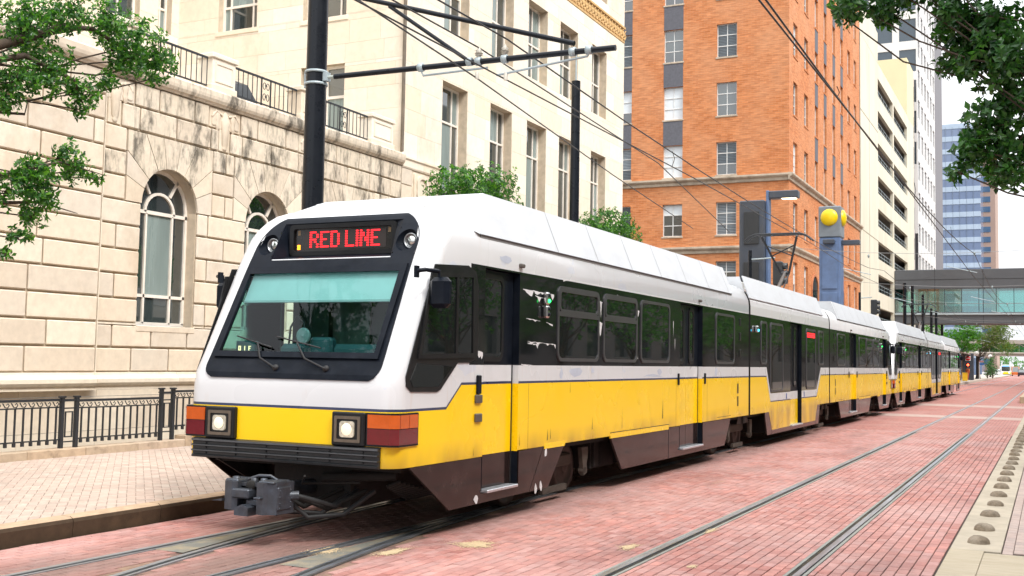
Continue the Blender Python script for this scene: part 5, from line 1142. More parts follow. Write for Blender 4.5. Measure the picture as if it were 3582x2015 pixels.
# ---------------- poles, wires and their fittings
POLEM = mat('pole_black', (.008, .010, .014), .30, 0, .15, 6, spec=.25)
def pole(x, y, r, h, label, arm=True, group='overhead wire poles'):
    p = tag(empty('catenary_pole', (x, y, 0)), label, 'pole', group)
    MB().tube([(0, 0, .1), (0, 0, h)], [r * 1.06, r * .92], 24).build('shaft', POLEM, p); MB().lathe([(r * 2, .2), (r * 2, .24), (r * 1.3, .26), (r * 1.1, .5)], (0, 0, 0), 'z', 20).build('base_plate', POLEM, p)
    return p
p1 = pole(-9.7, 13.05, .158, 8.9, 'thick black overhead wire pole rising behind the nearest tram cab')
def insul(mb, x, y, z, up=1):
    mb.lathe([(.03, 0), (.03, .05), (.055, .055), (.03, .075), (.06, .08), (.035, .1), (.05, .12), (.02, .14), (.02, .17)], (x, y, z), 'z', 12)
arm = MB(); arm.tube([(.33, 0, 5.985), (4.72, 0, 5.93)], .04, 12); arm.build('cantilever_arm', POLEM, p1)
MB().tube([(.12, 0, 5.99), (.40, 0, 5.985)], .022, 8).build('arm_insulator', mat('insulator_green', (.42, .46, .42), .4), p1)
MB().tube([(.14, .0, 7.30), (4.14, 0, 6.05)], .036, 10).build('tie_tube', POLEM, p1)
MB().tube([(1.25, 0, 6.92), (2.54, 0, 6.0)], .028, 10).build('brace_tube', POLEM, p1)
for z in (5.88, 6.06, 7.22, 7.36): MB().lathe([(.155, 0), (.172, 0), (.172, .035), (.155, .035)], (0, 0, z), 'z', 20).build('pole_band', GALV, p1)
MB().box(.15, -.05, 5.93, .22, .05, 6.06).build('bracket', GALV, p1); MB().box(-.2, -.03, 5.86, -.15, .03, 6.1).build('bracket', GALV, p1)
for x, z in ((1.8, 5.97), (2.58, 5.97), (2.72, 5.96), (3.12, 5.95), (4.12, 5.94), (4.35, 5.94)): MB().lathe([(.043, -.04), (.06, -.04), (.06, .04), (.043, .04)], (x, 0, z), 'x', 10).build('clamp', GALV, p1)
st = MB(); st.tube([(1.8, 0, 5.93), (1.84, 0, 5.85), (2.86, 0, 5.86)], .017, 6); st.tube([(4.36, 0, 5.92), (4.33, 0, 5.86), (3.0, 0, 5.74)], .017, 6); st.build('steady_arm', GALV, p1)
iz = MB(); insul(iz, 2.72, 0, 5.99); insul(iz, 3.12, 0, 5.98); iz.lathe([(.03, 0), (.03, .08), (.02, .1)], (2.70, 0, 5.72), 'z', 10); iz.lathe([(.03, 0), (.03, .08), (.02, .1)], (3.14, 0, 5.66), 'z', 10); iz.build('insulator', mat('porcelain', (.55, .52, .45), .3, 0, .2, 12), p1)
p2 = pole(-9.7, 22.9, .112, 8.3, 'slimmer black overhead wire pole beside the second window bay of the stone building')
MB().tube([(0, 0, 8.2), (0, 0, 9.0)], .02, 8).build('spike', GALV, p2)
sp = ['under the skybridge, left of its wires', 'close to the skybridge pier', 'right of the skybridge pier', 'before the far green tree, leftmost of three', 'before the far green tree, middle of three', 'before the far green tree, right of three']
for (x, y, h), l in zip(((-11, 98.2, 9), (-11, 104, 9.2), (-10.8, 111, 8.8), (-11, 121.5, 8), (-11, 127, 8), (-11, 134, 8)), sp): pole(x, y, .14, h, 'distant dark pole ' + l)
WIREM = mat('wire_dark', (.02, .018, .016), .5, .3, .1)
def wire(name, pts, r, label, group='overhead wires', m=WIREM):
    return tag(MB().tube(pts, r, 6).build(name, m), label, 'wire', group)
def span(x, y0, y1, z, sag, n=9, x1=None): return [(x + ((x1 if x1 is not None else x) - x) * t, y0 + (y1 - y0) * t, z - sag * 4 * t * (1 - t)) for t in [i / (n - 1) for i in range(n)]]
wire('contact_wire', [(-6.97, -12, 5.86)] + [(-6.6, 13.05, 5.69), (-6.66, 22, 5.76), (-6.85, 36, 5.8), (-7.3, 49, 5.8), (-6.9, 90, 5.8), (-7.3, 130, 5.8), (-7.1, 400, 5.8)], .011, 'lower overhead wire above the left track')
ms = span(-6.55, -12, 13.05, 6.22, .12) + span(-6.55, 13.05, 50, 6.2, .25, x1=-7.1)[1:] + span(-7.1, 50, 90, 6.7, .5)[1:] + span(-7.1, 90, 130, 6.7, .5)[1:] + span(-7.1, 130, 300, 6.8, .5)[1:]
wire('messenger_wire', ms, .012, 'upper overhead wire above the left track')
wire('turnout_wire', [(-5.6, -10, 5.95), (-6.4, 5, 5.9), (-6.9, 10.2, 5.86), (-7.02, 13.05, 5.74), (-8.1, 21.2, 5.75), (-9.65, 32, 5.95)], .011, 'overhead wire drawn off to a pole at the left kerb')
wire('turnout_messenger', [(-6.4, -10, 6.3), (-6.95, 10.4, 6.12), (-6.98, 13.05, 6.15), (-7.4, 22, 6.1), (-9.6, 36, 6.3)], .011, 'second overhead wire drawn off towards the left kerb')
wire('contact_wire', [(-2.8, -12, 5.75), (-2.75, 20, 5.82), (-2.9, 50, 5.82), (-2.7, 90, 5.8), (-2.8, 400, 5.8)], .012, 'lower overhead wire above the right track')
mr = span(-2.8, -8, 50, 6.72, .85, 13) + span(-2.8, 50, 90, 6.7, .5)[1:] + span(-2.8, 90, 130, 6.7, .5)[1:] + span(-2.8, 130, 300, 6.8, .5)[1:]
wire('messenger_wire', mr, .013, 'upper overhead wire above the right track')
for Y, z in ((50, 6.75), (66, 6.4), (90, 6.75), (112, 6.3), (130, 6.75), (160, 6.2)):
    wire('span_wire', span(-11, Y, Y, z + .5, .5, 9, 4), .009, 'cross span wire over both tracks, ' + {50: 'nearest', 66: 'second', 90: 'third', 112: 'fourth', 130: 'fifth', 160: 'farthest'}[Y] + ' down the street', m=mat('wire_pale', (.30, .30, .29), .4, .5, .1))
    a = MB()
    for x in (-7.1, -2.8): a.tube([(x - 1.1, Y, z - .55), (x + .1, Y, z - .85)], .018, 6); insul(a, x, Y, z - .12)
    tag(a.build('registration_arm', GALV), 'pale registration arms and insulators on the ' + {50: 'nearest', 66: 'second', 90: 'third', 112: 'fourth', 130: 'fifth', 160: 'farthest'}[Y] + ' cross span wire', 'wire fitting')
for (y, x, z0, z1, l) in ((16.4, -2.77, 5.83, 6.0, 'near'), (27, -2.8, 5.83, 6.2, 'middle'), (38, -2.83, 5.83, 6.45, 'far'), (20.6, -6.64, 5.76, 6.05, 'left')):
    wire('dropper', [(x, y, z0), (x + .03, y + .05, (z0 + z1) / 2), (x, y, z1)], .007, l + ' short dropper joining two overhead wires', 'wire droppers')
# ---------------- station pylons
SLATE = mat('slate_paint', (.045, .055, .075), .4, 0, .15, 3, dirt=(.10, .09, .08), dscale=2, damt=.3); BLUEP = mat('blue_paint', (.10, .155, .28), .42, 0, .12, 2, dirt=(.06, .08, .13), dscale=1.5, damt=.5)
py = tag(empty('station_pylon', (-10.5, 43.2, 0)), 'dark slate station pylon with a lamp on a square arm', 'pylon', 'station pylons')
MB().cbox(-.5, -.45, 0, .5, .5, 8.35, .04).build('shaft', SLATE, py); MB().cbox(.5, -.2, 0, .62, .2, 8.75, .02).build('fin', BLUEP, py); MB().cbox(-.3, -.5, 6.6, .3, -.45, 7.9, .02).build('panel', DARK, py); MB().cbox(-.3, -.5, 5.0, .3, -.45, 5.9, .02).build('panel', DARK, py); MB().cbox(.62, -.22, 8.42, 1.75, .22, 8.72, .03).build('lamp_arm', SLATE, py)
MB().cbox(1.1, -.15, 8.40, 1.65, .15, 8.42, .004).build('lamp', mat('lamp_lit', (.8, .7, .5), .4, 0, 0, emit=(1, .8, .5), estr=2.5), py)
py = tag(empty('station_pylon', (-10.6, 61, 0)), 'blue station pylon topped by yellow discs', 'pylon', 'station pylons')
MB().cbox(-.56, -.56, 0, .56, .56, 8.8, .05).build('shaft', BLUEP, py); MB().cbox(-.40, -.61, 6.0, .40, -.56, 8.5, .02).build('panel', BLUEP, py); MB().cbox(-.40, -.61, 1, .40, -.56, 5.8, .02).build('panel', BLUEP, py); MB().cbox(-.59, -.59, 8.8, .59, .59, 10.5, .05).build('head', mat('head_grey', (.16, .18, .20), .4, 0, .15, 3), py)
YD = mat('yellow_disc', (.72, .50, .0), .35, 0, .05, 3)
MB().lathe([(.46, 0), (.44, .08), (.32, .15), (.16, .19), (0, .2)], (-.02, -.59, 9.88), 'y', 28, sgn=-1).build('disc', YD, py); MB().lathe([(.46, 0), (.44, .08), (.32, .15), (.16, .19), (0, .2)], (.59, .02, 9.88), 'x', 28).build('disc', YD, py)
MB().cbox(-.3, -.95, 8.42, .3, -.56, 8.66, .03).build('lamp_arm', SLATE, py); MB().cbox(.56, -.25, 8.40, 1.5, .25, 8.66, .03).build('lamp_arm', SLATE, py)
# ---------------- traffic signals
def signal(x, y, z, label, reach):
    s_ = tag(empty('traffic_signal', (x, y, 0)), label, 'signal', 'dark traffic signals over the platform'); MB().tube([(0, 0, 0), (0, 0, z + .9)], .07, 10).build('pole', POLEM, s_); MB().tube([(0, 0, z + .55), (reach, 0, z + .6)], .03, 8).build('arm', GALV, s_)
    h = MB().cbox(reach - .05, -.18, z - .45, reach + .3, .18, z + .45, .04).build('housing', DARK, s_)
    for q in (.27, 0, -.27): MB().lathe([(.12, 0), (.13, .16), (.115, .16), (.10, .02), (0, .02)], (reach + .3, 0, z + q), 'x', 14).build('hood', DARK, h)
signal(-10.2, 41.3, 5.3, 'dark traffic signal hanging before the slate pylon', .95); signal(-10.2, 68.2, 5.4, 'dark traffic signal hanging before the cream garage', .7)
# ---------------- far station: shelter, signs, lamps, people, vehicles
sh = tag(empty('shelter', (-12, 160, .28)), 'brown curved roof shelter on the far platform', 'shelter')
pts = [(-2.6 + 5.2 * i / 12, 3.2 + .75 * math.sin(math.pi * (.1 + .8 * i / 12))) for i in range(13)]
MB().prism(pts + [(a, b - .12) for a, b in reversed(pts)], 'y', -12, 22).build('canopy', mat('canopy_brown', (.24, .17, .14), .6, 0, .1, 2), sh)
for y in (-10, -3, 4, 11, 18): MB().tube([(.6, y, 0), (.6, y, 3.6)], .12, 8).build('column', mat('column_tan', (.42, .33, .26), .7), sh)
MB().box(-1, -9, 0, -.9, 16, 2.4).build('screen', mat('screen_tan', (.40, .32, .26), .7), sh)
kk = tag(empty('sign_pylon', (-9.75, 158, .28)), 'slate sign pylon with round no entry sign and red signal', 'sign')
MB().cbox(-.7, -.3, 0, .7, .3, 3.55, .05).build('shaft', SLATE, kk); MB().box(-.32, -.33, 2.55, .34, -.31, 3.2).build('sign_plate', mat('sign_white', (.75, .75, .75), .4), kk); MB().lathe([(.31, 0), (.31, .01), (0, .012)], (0, -.335, 2.88), 'y', 20, sgn=-1).build('no_entry_disc', mat('sign_red', (.6, .01, .02), .4), kk); MB().box(-.24, -.36, 2.84, .24, -.35, 2.92).build('bar', MATS['sign_white'], kk)
MB().cbox(-.22, -.4, 1.75, .25, -.3, 2.25, .03).build('signal_head', DARK, kk); MB().lathe([(.14, 0), (.1, .04), (0, .05)], (0, -.4, 2.0), 'y', 14, sgn=-1).build('red_lamp', mat('signal_red', (.6, .02, .01), .4, 0, 0, emit=(1, .06, .02), estr=6), kk)
for (x, y, l) in ((-9.7, 176, 'nearer'), (-9.9, 222, 'farther')):
    g = tag(empty('globe_lamp', (x, y, .25)), l + ' white globe street lamp on a dark post by the far platform', 'lamp', 'globe street lamps'); MB().tube([(0, 0, 0), (0, 0, .6), (0, 0, 3.5)], [.22, .1, .08], 10).build('post', POLEM, g); MB().lathe([(.1, 3.5), (.28, 3.62), (.36, 3.85), (.28, 4.1), (0, 4.22)], (0, 0, 0), 'z', 16).build('globe', mat('globe_white', (.8, .8, .78), .3, 0, .02, 1), g)
g = tag(empty('route_sign', (-9.45, 178, .25)), 'white post with a round blue plate beside the globe lamp', 'sign'); MB().tube([(0, 0, 0), (0, 0, 2.6)], .06, 8).build('post', mat('post_white', (.7, .7, .7), .5), g); MB().cbox(.05, -.03, 2.1, .65, .03, 2.35, .02).build('plate', mat('plate_blue', (.02, .14, .45), .4), g); MB().cbox(.0, -.03, 2.5, .6, .03, 2.75, .02).build('plate', mat('sign_pinkred', (.55, .25, .25), .4), g)
b_ = tag(empty('litter_bin', (-9.35, 145.5, .28)), 'yellow litter bin on the far platform edge', 'bin'); MB().cbox(-.28, -.25, 0, .28, .25, .95, .03).build('body', mat('bin_yellow', (.72, .42, .01), .5, 0, .1, 4), b_); MB().cbox(-.3, -.27, .95, .3, .27, 1.02, .03).build('lid', mat('bin_lid', (.6, .34, .01), .5), b_)
# ================================================================== trees
def leafmat(name, cols, gloss=.35, trans=.42):
    k = NT(name); g = k.n('NewGeometry'); cr = k.n('ValToRGB'); k.l(g.outputs['Random Per Island'], cr.inputs[0]); el = cr.color_ramp.elements
    while len(el) < len(cols): el.new(.5)
    for i, c in enumerate(cols): el[i].position = i / (len(cols) - 1); el[i].color = (*c, 1)
    k.out(cr.outputs[0], gloss, 0, .4)
    tr = k.n('BsdfTranslucent'); k.l(k.mix(1, cr.outputs[0], (1.6, 1.9, .6), 'MULTIPLY'), tr.inputs[0]); mx = k.n('MixShader'); mx.inputs[0].default_value = trans
    k.l(k.b.outputs[0], mx.inputs[1]); k.l(tr.outputs[0], mx.inputs[2]); k.l(mx.outputs[0], k.o.inputs[0]); return k.m
OAK = leafmat('oak_leaf', [(.012, .055, .014), (.022, .085, .018), (.040, .130, .022), (.065, .185, .028), (.030, .105, .024), (.11, .28, .03), (.022, .075, .020), (.16, .34, .04)], .3, .40)
OAKD = leafmat('dark_leaf', [(.010, .040, .012), (.018, .065, .016), (.03, .10, .022), (.05, .15, .03), (.024, .075, .02), (.085, .20, .04)], .28, .34)
LIMEL = leafmat('bright_leaf', [(.03, .12, .010), (.05, .18, .012), (.085, .25, .016), (.04, .14, .016), (.10, .29, .02)], .35, .35)
OLIVE = leafmat('olive_leaf', [(0.065, 0.101, 0.024), (0.102, 0.147, 0.036), (0.145, 0.202, 0.054), (0.058, 0.093, 0.030)])
BARK = mat('bark', (.07, .05, .035), .9, 0, .35, 9, .7, 30, stretch=(1, 1, .3))
def leaf(mb, p, d, up, l, w_):
    d = d.normalized(); s_ = d.cross(up); s_ = s_.normalized() if s_.length > 1e-3 else d.orthogonal().normalized(); n = s_.cross(d)
    a = p; t = p + d * l - n * l * .12; m1 = p + d * l * .52
    mb.add([a, m1 + s_ * w_ + n * w_ * .35, t, m1 - s_ * w_ + n * w_ * .35, m1], [(0, 4, 1), (4, 2, 1), (0, 3, 4), (4, 3, 2)])
def crown(blobs, dens, l, rng, per=6, w_=.30, hollow=.35, droop=.1):
    mb = MB(); rv = lambda: Vector((rng.gauss(0, 1), rng.gauss(0, 1), rng.gauss(0, 1)))
    for (x, y, z, rx, ry, rz) in blobs:
        n = max(3, int(dens * (rx * ry * rz) ** (2 / 3.0) / (l * l)))
        for _ in range(n):
            d = rv().normalized(); q = hollow + (1 - hollow) * rng.random() ** .6; q *= rng.uniform(.85, 1.15)
            c = Vector((x + d.x * rx * q, y + d.y * ry * q, z + d.z * rz * q)); ax = (d + rv() * .5 + Vector((0, 0, .3))).normalized(); u = ax.orthogonal().normalized(); v_ = ax.cross(u); ph = rng.random() * 6
            for k_ in range(per):
                t = ph + 2 * math.pi * k_ / per + rng.uniform(-.3, .3); dd = (u * math.cos(t) + v_ * math.sin(t)) + ax * rng.uniform(.1, .7); dd.z -= droop
                ll = l * rng.uniform(.7, 1.2); leaf(mb, c + rv() * l * .15, dd, ax, ll, ll * w_)
    return mb
def branch(mb, a, b, r0, r1, rng, n=6, wob=.08):
    a, b = Vector(a), Vector(b); pts = []
    for i in range(n + 1):
        t = i / n; w_ = wob * (b - a).length * math.sin(math.pi * t); pts.append(a.lerp(b, t) + Vector((rng.gauss(0, .5) * w_, rng.gauss(0, .5) * w_, rng.gauss(0, .5) * w_)))
    mb.tube(pts, [r0 + (r1 - r0) * i / n for i in range(n + 1)], 7); return pts
def tree(name, label, base, fork, blobs, m, dens, l, seed, group=None, r=.13, **kw):
    rng = random.Random(seed); t = tag(empty(name, base), label, 'tree', group); bx, by, bz = base
    tk = MB(); tk.tube([(0, 0, -.05), (.02, 0, .3), (rng.uniform(-.05, .05), rng.uniform(-.05, .05), fork * .6), (0, 0, fork)], [r * 1.5, r * 1.1, r, r * .9], 10)
    for (x, y, z, rx, ry, rz) in blobs: branch(tk, (0, 0, fork * rng.uniform(.75, 1)), (x - bx, y - by, z - bz - rz * .1), r * .2, .006, rng)
    for (x, y, z, rx, ry, rz) in blobs:
        for _ in range(3): branch(tk, (x - bx, y - by, z - bz - rz * .2), (x - bx + rng.uniform(-.8, .8) * rx, y - by + rng.uniform(-.8, .8) * ry, z - bz + rng.uniform(-.3, .9) * rz), .007, .003, rng, 4)
    tk.build('trunk', BARK, t, fix=False)
    cm = crown([(x - bx, y - by, z - bz, a, b, c) for x, y, z, a, b, c in blobs], dens, l, rng, **kw)
    c_ = cm.build('crown', m, t, fix=False); c_['kind'] = 'stuff'; return t
LEFT = [(-9.0, 7.35, 5.09, .35), (-9.0, 7.77, 5.33, .27), (-9.0, 8.74, 5.27, .33), (-9.0, 9.02, 5.12, .24), (-9.0, 8.29, 5.36, .25), (-9.0, 8.58, 5.05, .23), (-9.0, 8.07, 4.58, .21), (-9.0, 8.03, 4.39, .12), (-9.0, 7.7, 4.82, .28), (-9.0, 7.25, 4.51, .24), (-9.0, 7.19, 4.3, .16), (-9.0, 7.57, 4.57, .2), (-9.0, 9.18, 5.0, .10), (-9.0, 8.32, 4.73, .12),
        (-8.6, 7.6, 3.81, .15), (-8.6, 7.8, 3.7, .15), (-8.6, 8.07, 3.66, .08), (-8.6, 7.1, 3.57, .19), (-8.6, 7.2, 3.36, .2), (-8.6, 7.33, 3.18, .14), (-8.6, 6.94, 3.36, .2), (-8.6, 7.05, 2.93, .11), (-8.6, 6.93, 2.77, .08), (-8.6, 7.42, 3.58, .15)]
lb = [(x + R.uniform(-.15, .15), y, z, r * 1.15, r * 1.0, r * .9) for x, y, z, r in LEFT] + [(-10.2 + R.uniform(-1, 1), 4.6 + R.uniform(-1.6, 1.2), 4.9 + R.uniform(-.5, 1), .6, .6, .5) for _ in range(9)]
tl = tree('oak_tree', 'live oak reaching leafy branches in from the left over the sidewalk', (-10.5, 4.7, .2), 3.6, lb, OAK, 6.4, .060, 11, 'street trees', .14, w_=.24, hollow=.15)
g = MB(); rg = random.Random(3); p_ = [(-10.5, 4.7, 3.7), (-9.6, 6.2, 4.5), (-9.0, 7.09, 4.81), (-9.0, 7.47, 5.0), (-9.0, 7.83, 5.2), (-9.0, 8.2, 5.28), (-9.0, 8.6, 5.2), (-9, 8.95, 5.05)]
g.tube([(x + 10.5, y - 4.7, z - .2) for x, y, z in p_], [.09, .065, .05, .042, .034, .026, .016, .008], 8); g.tube([(x + 10.5, y - 4.7, z - .2) for x, y, z in ((-9.6, 6.2, 4.3), (-8.9, 7.3, 4.75), (-8.9, 7.9, 4.65), (-8.95, 8.1, 4.4))], [.05, .03, .02, .006], 7)
g.tube([(x + 10.5, y - 4.7, z - .2) for x, y, z in ((-10.3, 5, 3.2), (-8.6, 6.77, 3.22), (-8.6, 7.3, 3.3), (-8.6, 7.75, 3.25))], [.05, .02, .012, .004], 6); g.tube([(x + 10.5, y - 4.7, z - .2) for x, y, z in ((-10.3, 5, 3.4), (-8.6, 6.9, 3.5), (-8.6, 7.5, 3.72), (-8.6, 8.1, 3.68))], [.05, .02, .012, .004], 6)
g.build('limb', BARK, tl, fix=False)
RIGHT = [(-1.38, 9.0, 4.79, .16), (-1.13, 9.0, 4.74, .15), (-1.47, 9.0, 4.74, .09), (-.95, 9.0, 4.75, .1), (-.58, 9.0, 4.61, .21), (-.35, 9.0, 4.46, .27), (-.52, 9.0, 4.35, .2), (-.66, 9.0, 4.57, .12), (-.24, 9.0, 4.2, .27), (-.64, 9.0, 4.27, .13), (-.52, 9.0, 4.18, .11), (-.41, 9.0, 3.72, .18), (-.25, 9.0, 3.56, .2), (-.49, 9.0, 3.53, .14), (-.36, 9.0, 3.41, .14), (-.59, 9.0, 3.36, .08), (-.19, 9.0, 3.89, .17), (-.2, 9.0, 3.34, .12), (-.69, 9.0, 4.68, .1)]
rb = [(x, y + R.uniform(-.25, .25), z, r * 1.05, r * 1.3, r * .95) for x, y, z, r in RIGHT] + [(.5 + R.uniform(-.5, 1.6), 8.8 + R.uniform(-1.4, 1.4), 4.7 + R.uniform(-.7, 1.1), .55, .55, .45) for _ in range(10)] + [(-1.0 + i * .25, 8.9, 5.05 + R.uniform(-.1, .2), .25, .3, .16) for i in range(5)]
tr_ = tree('oak_tree', 'dark leafed tree hanging into the upper right corner, nearest the camera', (1.3, 8.8, 0), 3.2, rb, OAKD, 9.0, .072, 5, 'street trees', .05, w_=.28, hollow=.2)
b1 = [(-12.5, 22.3, 5.9, .8, .75, .5), (-12.4, 23.5, 6.15, .9, .9, .5), (-12.5, 24.3, 5.6, .9, .8, .6), (-12.6, 22.6, 5.3, .9, .9, .6), (-12.3, 25.0, 5.2, .7, .6, .6), (-12.5, 23.4, 5.2, 1.0, 1.0, .7)]
tree('street_tree', 'rounded green street tree showing above the nearest tram roof', (-12.5, 23.4, .2), 4.2, b1, OAK, 5.0, .085, 21, 'street trees')
b2 = [(-12.5, 30.8, 5.8, .8, .8, .5), (-12.4, 32.0, 6.2, .9, .9, .5), (-12.5, 33.0, 5.8, .9, .8, .6), (-12.6, 31.6, 5.3, .9, .9, .6), (-12.3, 33.8, 5.5, .6, .6, .5)]
tree('street_tree', 'green street tree above the tram roof in front of the brick building', (-12.5, 32, .2), 4.2, b2, OAK, 5.0, .085, 22, 'street trees')
rg = random.Random(9)
bf = [(-11 + rg.uniform(-3.2, 2.8), 152 + rg.uniform(-3, 3), 6.0 + rg.uniform(-1.6, 1.5), 1.4, 1.4, .9) for _ in range(20)] + [(-8.6, 150, 4.6, 1.0, 1, .7), (-13.8, 150, 6.2, 1, 1, .6)]
tree('green_tree', 'bright green tree under the skybridge beside the far platform', (-11, 153, .28), 3.2, bf, LIMEL, 2.6, .28, 31, 'far trees', .2, per=4)
bf = [(-7.6 + rg.uniform(-2.0, 2.0), 178 + rg.uniform(-3, 3), 6.6 + rg.uniform(-1.9, 2.2), 1.4, 1.4, 1.0) for _ in range(20)]
tree('olive_tree', 'tall dull olive tree beyond the bright green one', (-9.6, 179, .28), 3.5, bf, OLIVE, 2.4, .25, 32, 'far trees', .2, per=4)
for i, (x, y, h, l) in enumerate(((-8.6, 200, 3.4, 'dark conical young tree just past the globe lamp'), (-9.2, 216, 3.0, 'small dark young tree right of the conical one'), (-8.9, 190, 2.6, 'low dark shrub tree on the far platform edge'))):
    tree('young_tree', l, (x, y, .25), 1.0, [(x + rg.uniform(-.5, .5), y + rg.uniform(-.5, .5), .8 + h * q, .9 - .5 * q, .9 - .5 * q, .6) for q in (.1, .3, .5, .7, .9)], OAKD, 3.0, .2, 40 + i, 'far trees', .08, per=4)
wd = crown([(-70 + i * 3.4 + rg.uniform(-1, 1), 436 + rg.uniform(-8, 8), 3 + rg.uniform(-1, 4), 3.2, 3, 3) for i in range(46)], 4.0, .8, rg, per=4).build('far_wood', LIMEL, fix=False); tag(wd, 'hazy green wood closing the far end of the street', 'trees', kind='stuff')
# ---------------- the other side of the street (seen mirrored in the tram's windows)
ob = tag(empty('concrete_building'), 'grey concrete building across the street, mirrored in the tram side windows', 'building')
OBM = mat('grey_precast', (.17, .168, .17), .8, 0, .08, 1.5)
oo = [(y, y + 2.6, z, z + 2.0) for y in range(-30, 150, 5) for z in (2.2, 6.6, 11.0, 15.4, 19.8)]
mb = MB()
for a, b in gap_rows(0, 24, 1e6, oo):
    for c, d in spans(-36, 340, (a + b) / 2, oo): mb.add([(15, c, a), (15, d, a), (15, d, b), (15, c, b)], [(0, 1, 2, 3)])
for o in oo:
    for p, q in (((o[0], o[2]), (o[1], o[2])), ((o[1], o[2]), (o[1], o[3])), ((o[1], o[3]), (o[0], o[3])), ((o[0], o[3]), (o[0], o[2]))): mb.add([(15, *p), (15, *q), (15.4, *q), (15.4, *p)], [(0, 1, 2, 3)])
mb.build('wall', OBM, ob, fix=False); MB().box(15.1, -36, 23.9, 30, 340, 24).build('roof', OBM, ob)
me = MB().box(.3, 0, 0, .34, 2.6, 2.0).mesh('window', PANE)
for o in oo: inst(me, 'window', ob, (15, o[0], o[2]))
rt = None
for i, y in enumerate((20, 28, 36, 45, 54, 63, 73, 84, 96, 109, 123, 138)):
    l = 'tree on the far right sidewalk, ' + ('nearest' if i == 0 else ORD[i]) + ' of the row mirrored in the tram'
    if rt is None:
        rt = tree('sidewalk_tree', l, (4.6, y, 0), 2.4, [(4.6 + rg.uniform(-1.8, 1.8), y + rg.uniform(-2.2, 2.2), 4.4 + rg.uniform(-1.3, 1.6), 1.2, 1.3, .9) for _ in range(15)], LIMEL, 2.0, .17, 60, 'trees on the right sidewalk', .14, per=4)
    else:
        c = copy_tree(rt); c.location = (4.4 + rg.uniform(-.5, .8), y, 0); c.rotation_euler.z = rg.uniform(0, 6); tag(c, l)
# ================================================================== people and vehicles far down the street
def person(loc, rz, joints, edges, cloth, label, hairc, extra=None):
    p = tag(empty('person', loc, rz), label, 'person')
    me = bpy.data.meshes.new('body'); me.from_pydata([j[:3] for j in joints], edges, []); o = inst(me, 'body', p)
    for m in cloth: me.materials.append(m)
    sk = o.modifiers.new('skin', 'SKIN'); 
    for v, j in zip(me.skin_vertices[0].data, joints): v.radius = (j[3], j[3])
    me.skin_vertices[0].data[0].use_root = True; ss = o.modifiers.new('sub', 'SUBSURF'); ss.levels = ss.render_levels = 1
    k = [j for j in joints if len(j) > 4][0]
    hd = MB().lathe([(0, -.12), (.05, -.115), (.075, -.06), (.085, 0), (.082, .05), (.06, .1), (0, .12)], (k[0], k[1], k[2] + .15), 'z', 12).build('head', mat('skin_tone', (.24, .13, .08), .6, 0, .1, 10), p)
    MB().lathe([(.09, .02), (.092, .06), (.07, .11), (0, .135)], (k[0], k[1] + .01, k[2] + .15), 'z', 12).build('hair', hairc, p); MB().lathe([(.018, 0), (.012, .03), (0, .035)], (k[0], k[1] - .08, k[2] + .13), 'y', 6, sgn=-1).build('nose', MATS['skin_tone'], p)
    return p
BLKC = mat('black_cloth', (.015, .016, .02), .85, 0, .3, 8); CAPW = mat('cap_white', (.6, .6, .6), .8); ORGC = mat('orange_cloth', (.5, .12, .04), .85)
sit = [(0, 0, .50, .15), (0, .02, .75, .15), (0, .0, .98, .16), (0, -.02, 1.12, .06, 1), (.2, 0, 1.0, .06), (.26, -.08, .75, .05), (.18, -.32, .66, .04), (-.2, 0, 1.0, .06), (-.26, -.08, .75, .05), (-.18, -.32, .66, .04), (.1, -.05, .5, .1), (.13, -.45, .5, .085), (.13, -.48, .1, .06), (.13, -.6, .05, .05), (-.1, -.05, .5, .1), (-.13, -.45, .5, .085), (-.13, -.48, .1, .06), (-.13, -.6, .05, .05)]
E_ = [(0, 1), (1, 2), (2, 3), (2, 4), (4, 5), (5, 6), (2, 7), (7, 8), (8, 9), (0, 10), (10, 11), (11, 12), (12, 13), (0, 14), (14, 15), (15, 16), (16, 17)]
person((-10.9, 150, .28), .5, sit, E_, [BLKC], 'person in black with a white cap seated on the far platform', CAPW)
bn = tag(empty('bench', (-10.9, 150.1, .28), .5), 'dark platform bench under the seated person', 'bench'); MB().cbox(-.9, -.2, .32, .9, .25, .37, .01).build('seat', DARK, bn); MB().cbox(-.9, .2, .45, .9, .25, .85, .01).build('backrest', DARK, bn)
for x in (-.8, .8): MB().box(x - .04, -.15, 0, x + .04, .2, .32).build('leg', DARK, bn)
std = [(0, 0, .95, .13), (0, 0, 1.2, .14), (0, 0, 1.4, .15), (0, 0, 1.52, .055, 1), (.2, 0, 1.42, .06), (.26, .02, 1.15, .05), (.24, -.08, .9, .04), (-.2, 0, 1.42, .06), (-.26, .02, 1.15, .05), (-.24, -.08, .9, .04), (.09, 0, .9, .1), (.11, -.02, .5, .075), (.11, 0, .1, .055), (.11, -.12, .05, .05), (-.09, 0, .9, .1), (-.11, .08, .5, .075), (-.11, .15, .1, .055), (-.11, .05, .05, .05)]
person((-9.65, 155.5, .28), 2.6, std, E_, [ORGC], 'person standing before the slate sign pylon in orange trousers', mat('hair_dark', (.02, .015, .012), .7))
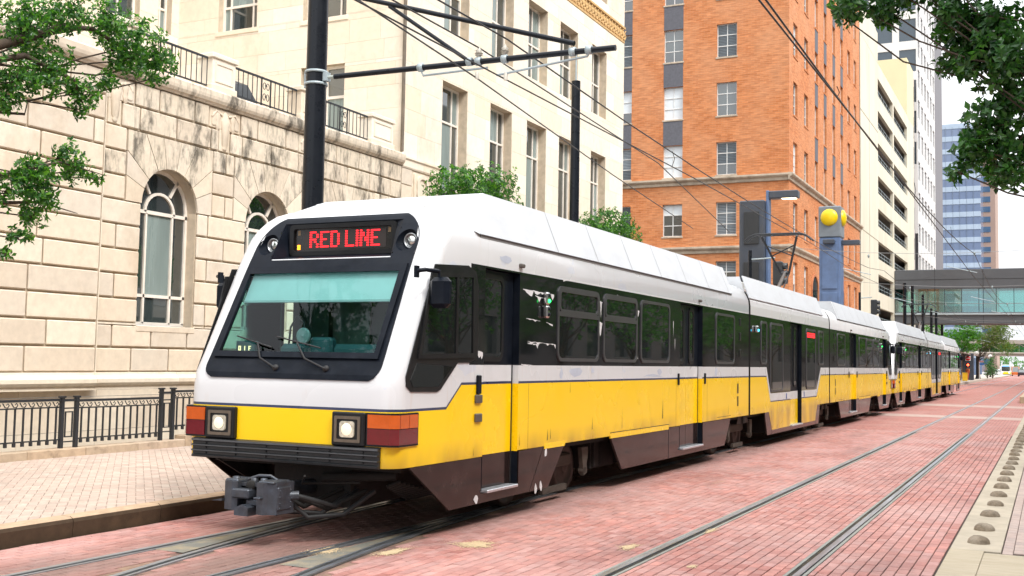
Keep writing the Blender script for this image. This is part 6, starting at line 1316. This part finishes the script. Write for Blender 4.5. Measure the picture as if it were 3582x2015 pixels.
def car(x, y, rz, m, label, h=1.6):
    c = tag(empty('parked_car', (x, y, 0), rz), label, 'car', 'far parked cars')
    MB().prism([(-2.2, .3), (2.2, .3), (2.25, .75), (2.1, .95), (1.2, 1.02), (.75, h - .05), (-1.4, h), (-2.0, 1.0), (-2.25, .9)], 'x', -.88, .88).build('body', m, c)
    MB().prism([(.70, h - .12), (1.08, 1.04), (-1.85, 1.04), (-1.35, h - .08)], 'x', -.89, .89).build('side_windows', PANE, c); MB().add([(-.75, -2.02, 1.05), (.75, -2.02, 1.05), (.7, -1.46, h - .08), (-.7, -1.46, h - .08)], [(0, 1, 2, 3)]).build('rear_window', PANE, c, fix=False)
    MB().add([(-.75, 1.2, 1.07), (.75, 1.2, 1.07), (.7, .8, h - .1), (-.7, .8, h - .1)], [(0, 1, 2, 3)]).build('windshield', PANE, c, fix=False)
    for sx in (-1, 1):
        for yy in (-1.4, 1.4):
            w_ = MB().lathe([(.33, -.1), (.33, .1), (.2, .11)], (sx * .8, yy, .33), 'x', 16, sgn=sx).build('wheel', RUBBER, c); MB().lathe([(.2, 0), (.18, .01), (0, .012)], (sx * .91, yy, .33), 'x', 12, sgn=sx).build('rim', STEEL, w_)
        MB().cbox(sx * .55, -2.28, .7, sx * .85, -2.2, .85, .01).build('tail_lamp', REDL, c); MB().cbox(sx * .55, 2.2, .65, sx * .85, 2.28, .8, .01).build('headlamp', LAMPG, c)
car(-12.9, 300, 1.2, mat('car_white', (.7, .7, .7), .3, 0, .03, 1, coat=.5), 'white car parked left of the distant oncoming tram', 1.7)
car(-6.2, 300, 0, mat('car_dark', (.02, .022, .03), .25, 0, .05, 1, coat=.5), 'dark car seen from behind at the far end of the street', 1.75)
car(-7.9, 312, 0, mat('car_orange', (.6, .15, .03), .3, 0, .05, 1, coat=.4), 'orange vehicle ahead of the dark car far down the street', 2.4)
ft = tag(empty('tram', (-10.8, 330, 0)), 'small distant oncoming tram with blue display at the end of the tracks', 'tram', 'light rail trams on the left track')
sec = rrect(-1.25, 1.25, .35, 3.0, .4, 5); MB().prism(sec, 'y', .2, 30).build('body', WHITEP, ft); MB().prism(rrect(-1.2, 1.2, .35, 2.95, .4, 5), 'y', 0, .2).build('nose', WHITEP, ft); MB().prism(rrect(-1.02, 1.02, 1.2, 2.4, .2), 'y', -.04, 0).build('windshield', PANE, ft); MB().box(-.8, -.05, 2.45, .8, 0, 2.7).build('display', mat('led_blue', (.02, .05, .2), .4, 0, 0, emit=(.1, .3, 1), estr=1.5), ft); MB().prism(rrect(-1.22, 1.22, .4, .95, .1), 'y', -.05, 0).build('front_panel', YELP, ft)
for sx in (-1, 1): MB().lathe([(.16, 0), (.1, .04), (0, .05)], (sx * .85, -.05, .8), 'y', 12, sgn=-1).build('headlamp', mat('lamp_bright', (.8, .8, .7), .3, 0, 0, emit=(1, .95, .8), estr=3), ft)
MB().box(1.25, .3, .4, 1.262, 30, 1.0).build('side_band', YELP, ft); MB().box(1.25, 1.0, 1.4, 1.262, 30, 2.3).build('side_windows', PANE, ft); MB().box(-1.0, -.08, .15, 1.0, .5, .4).build('coupler_cover', DARK, ft)
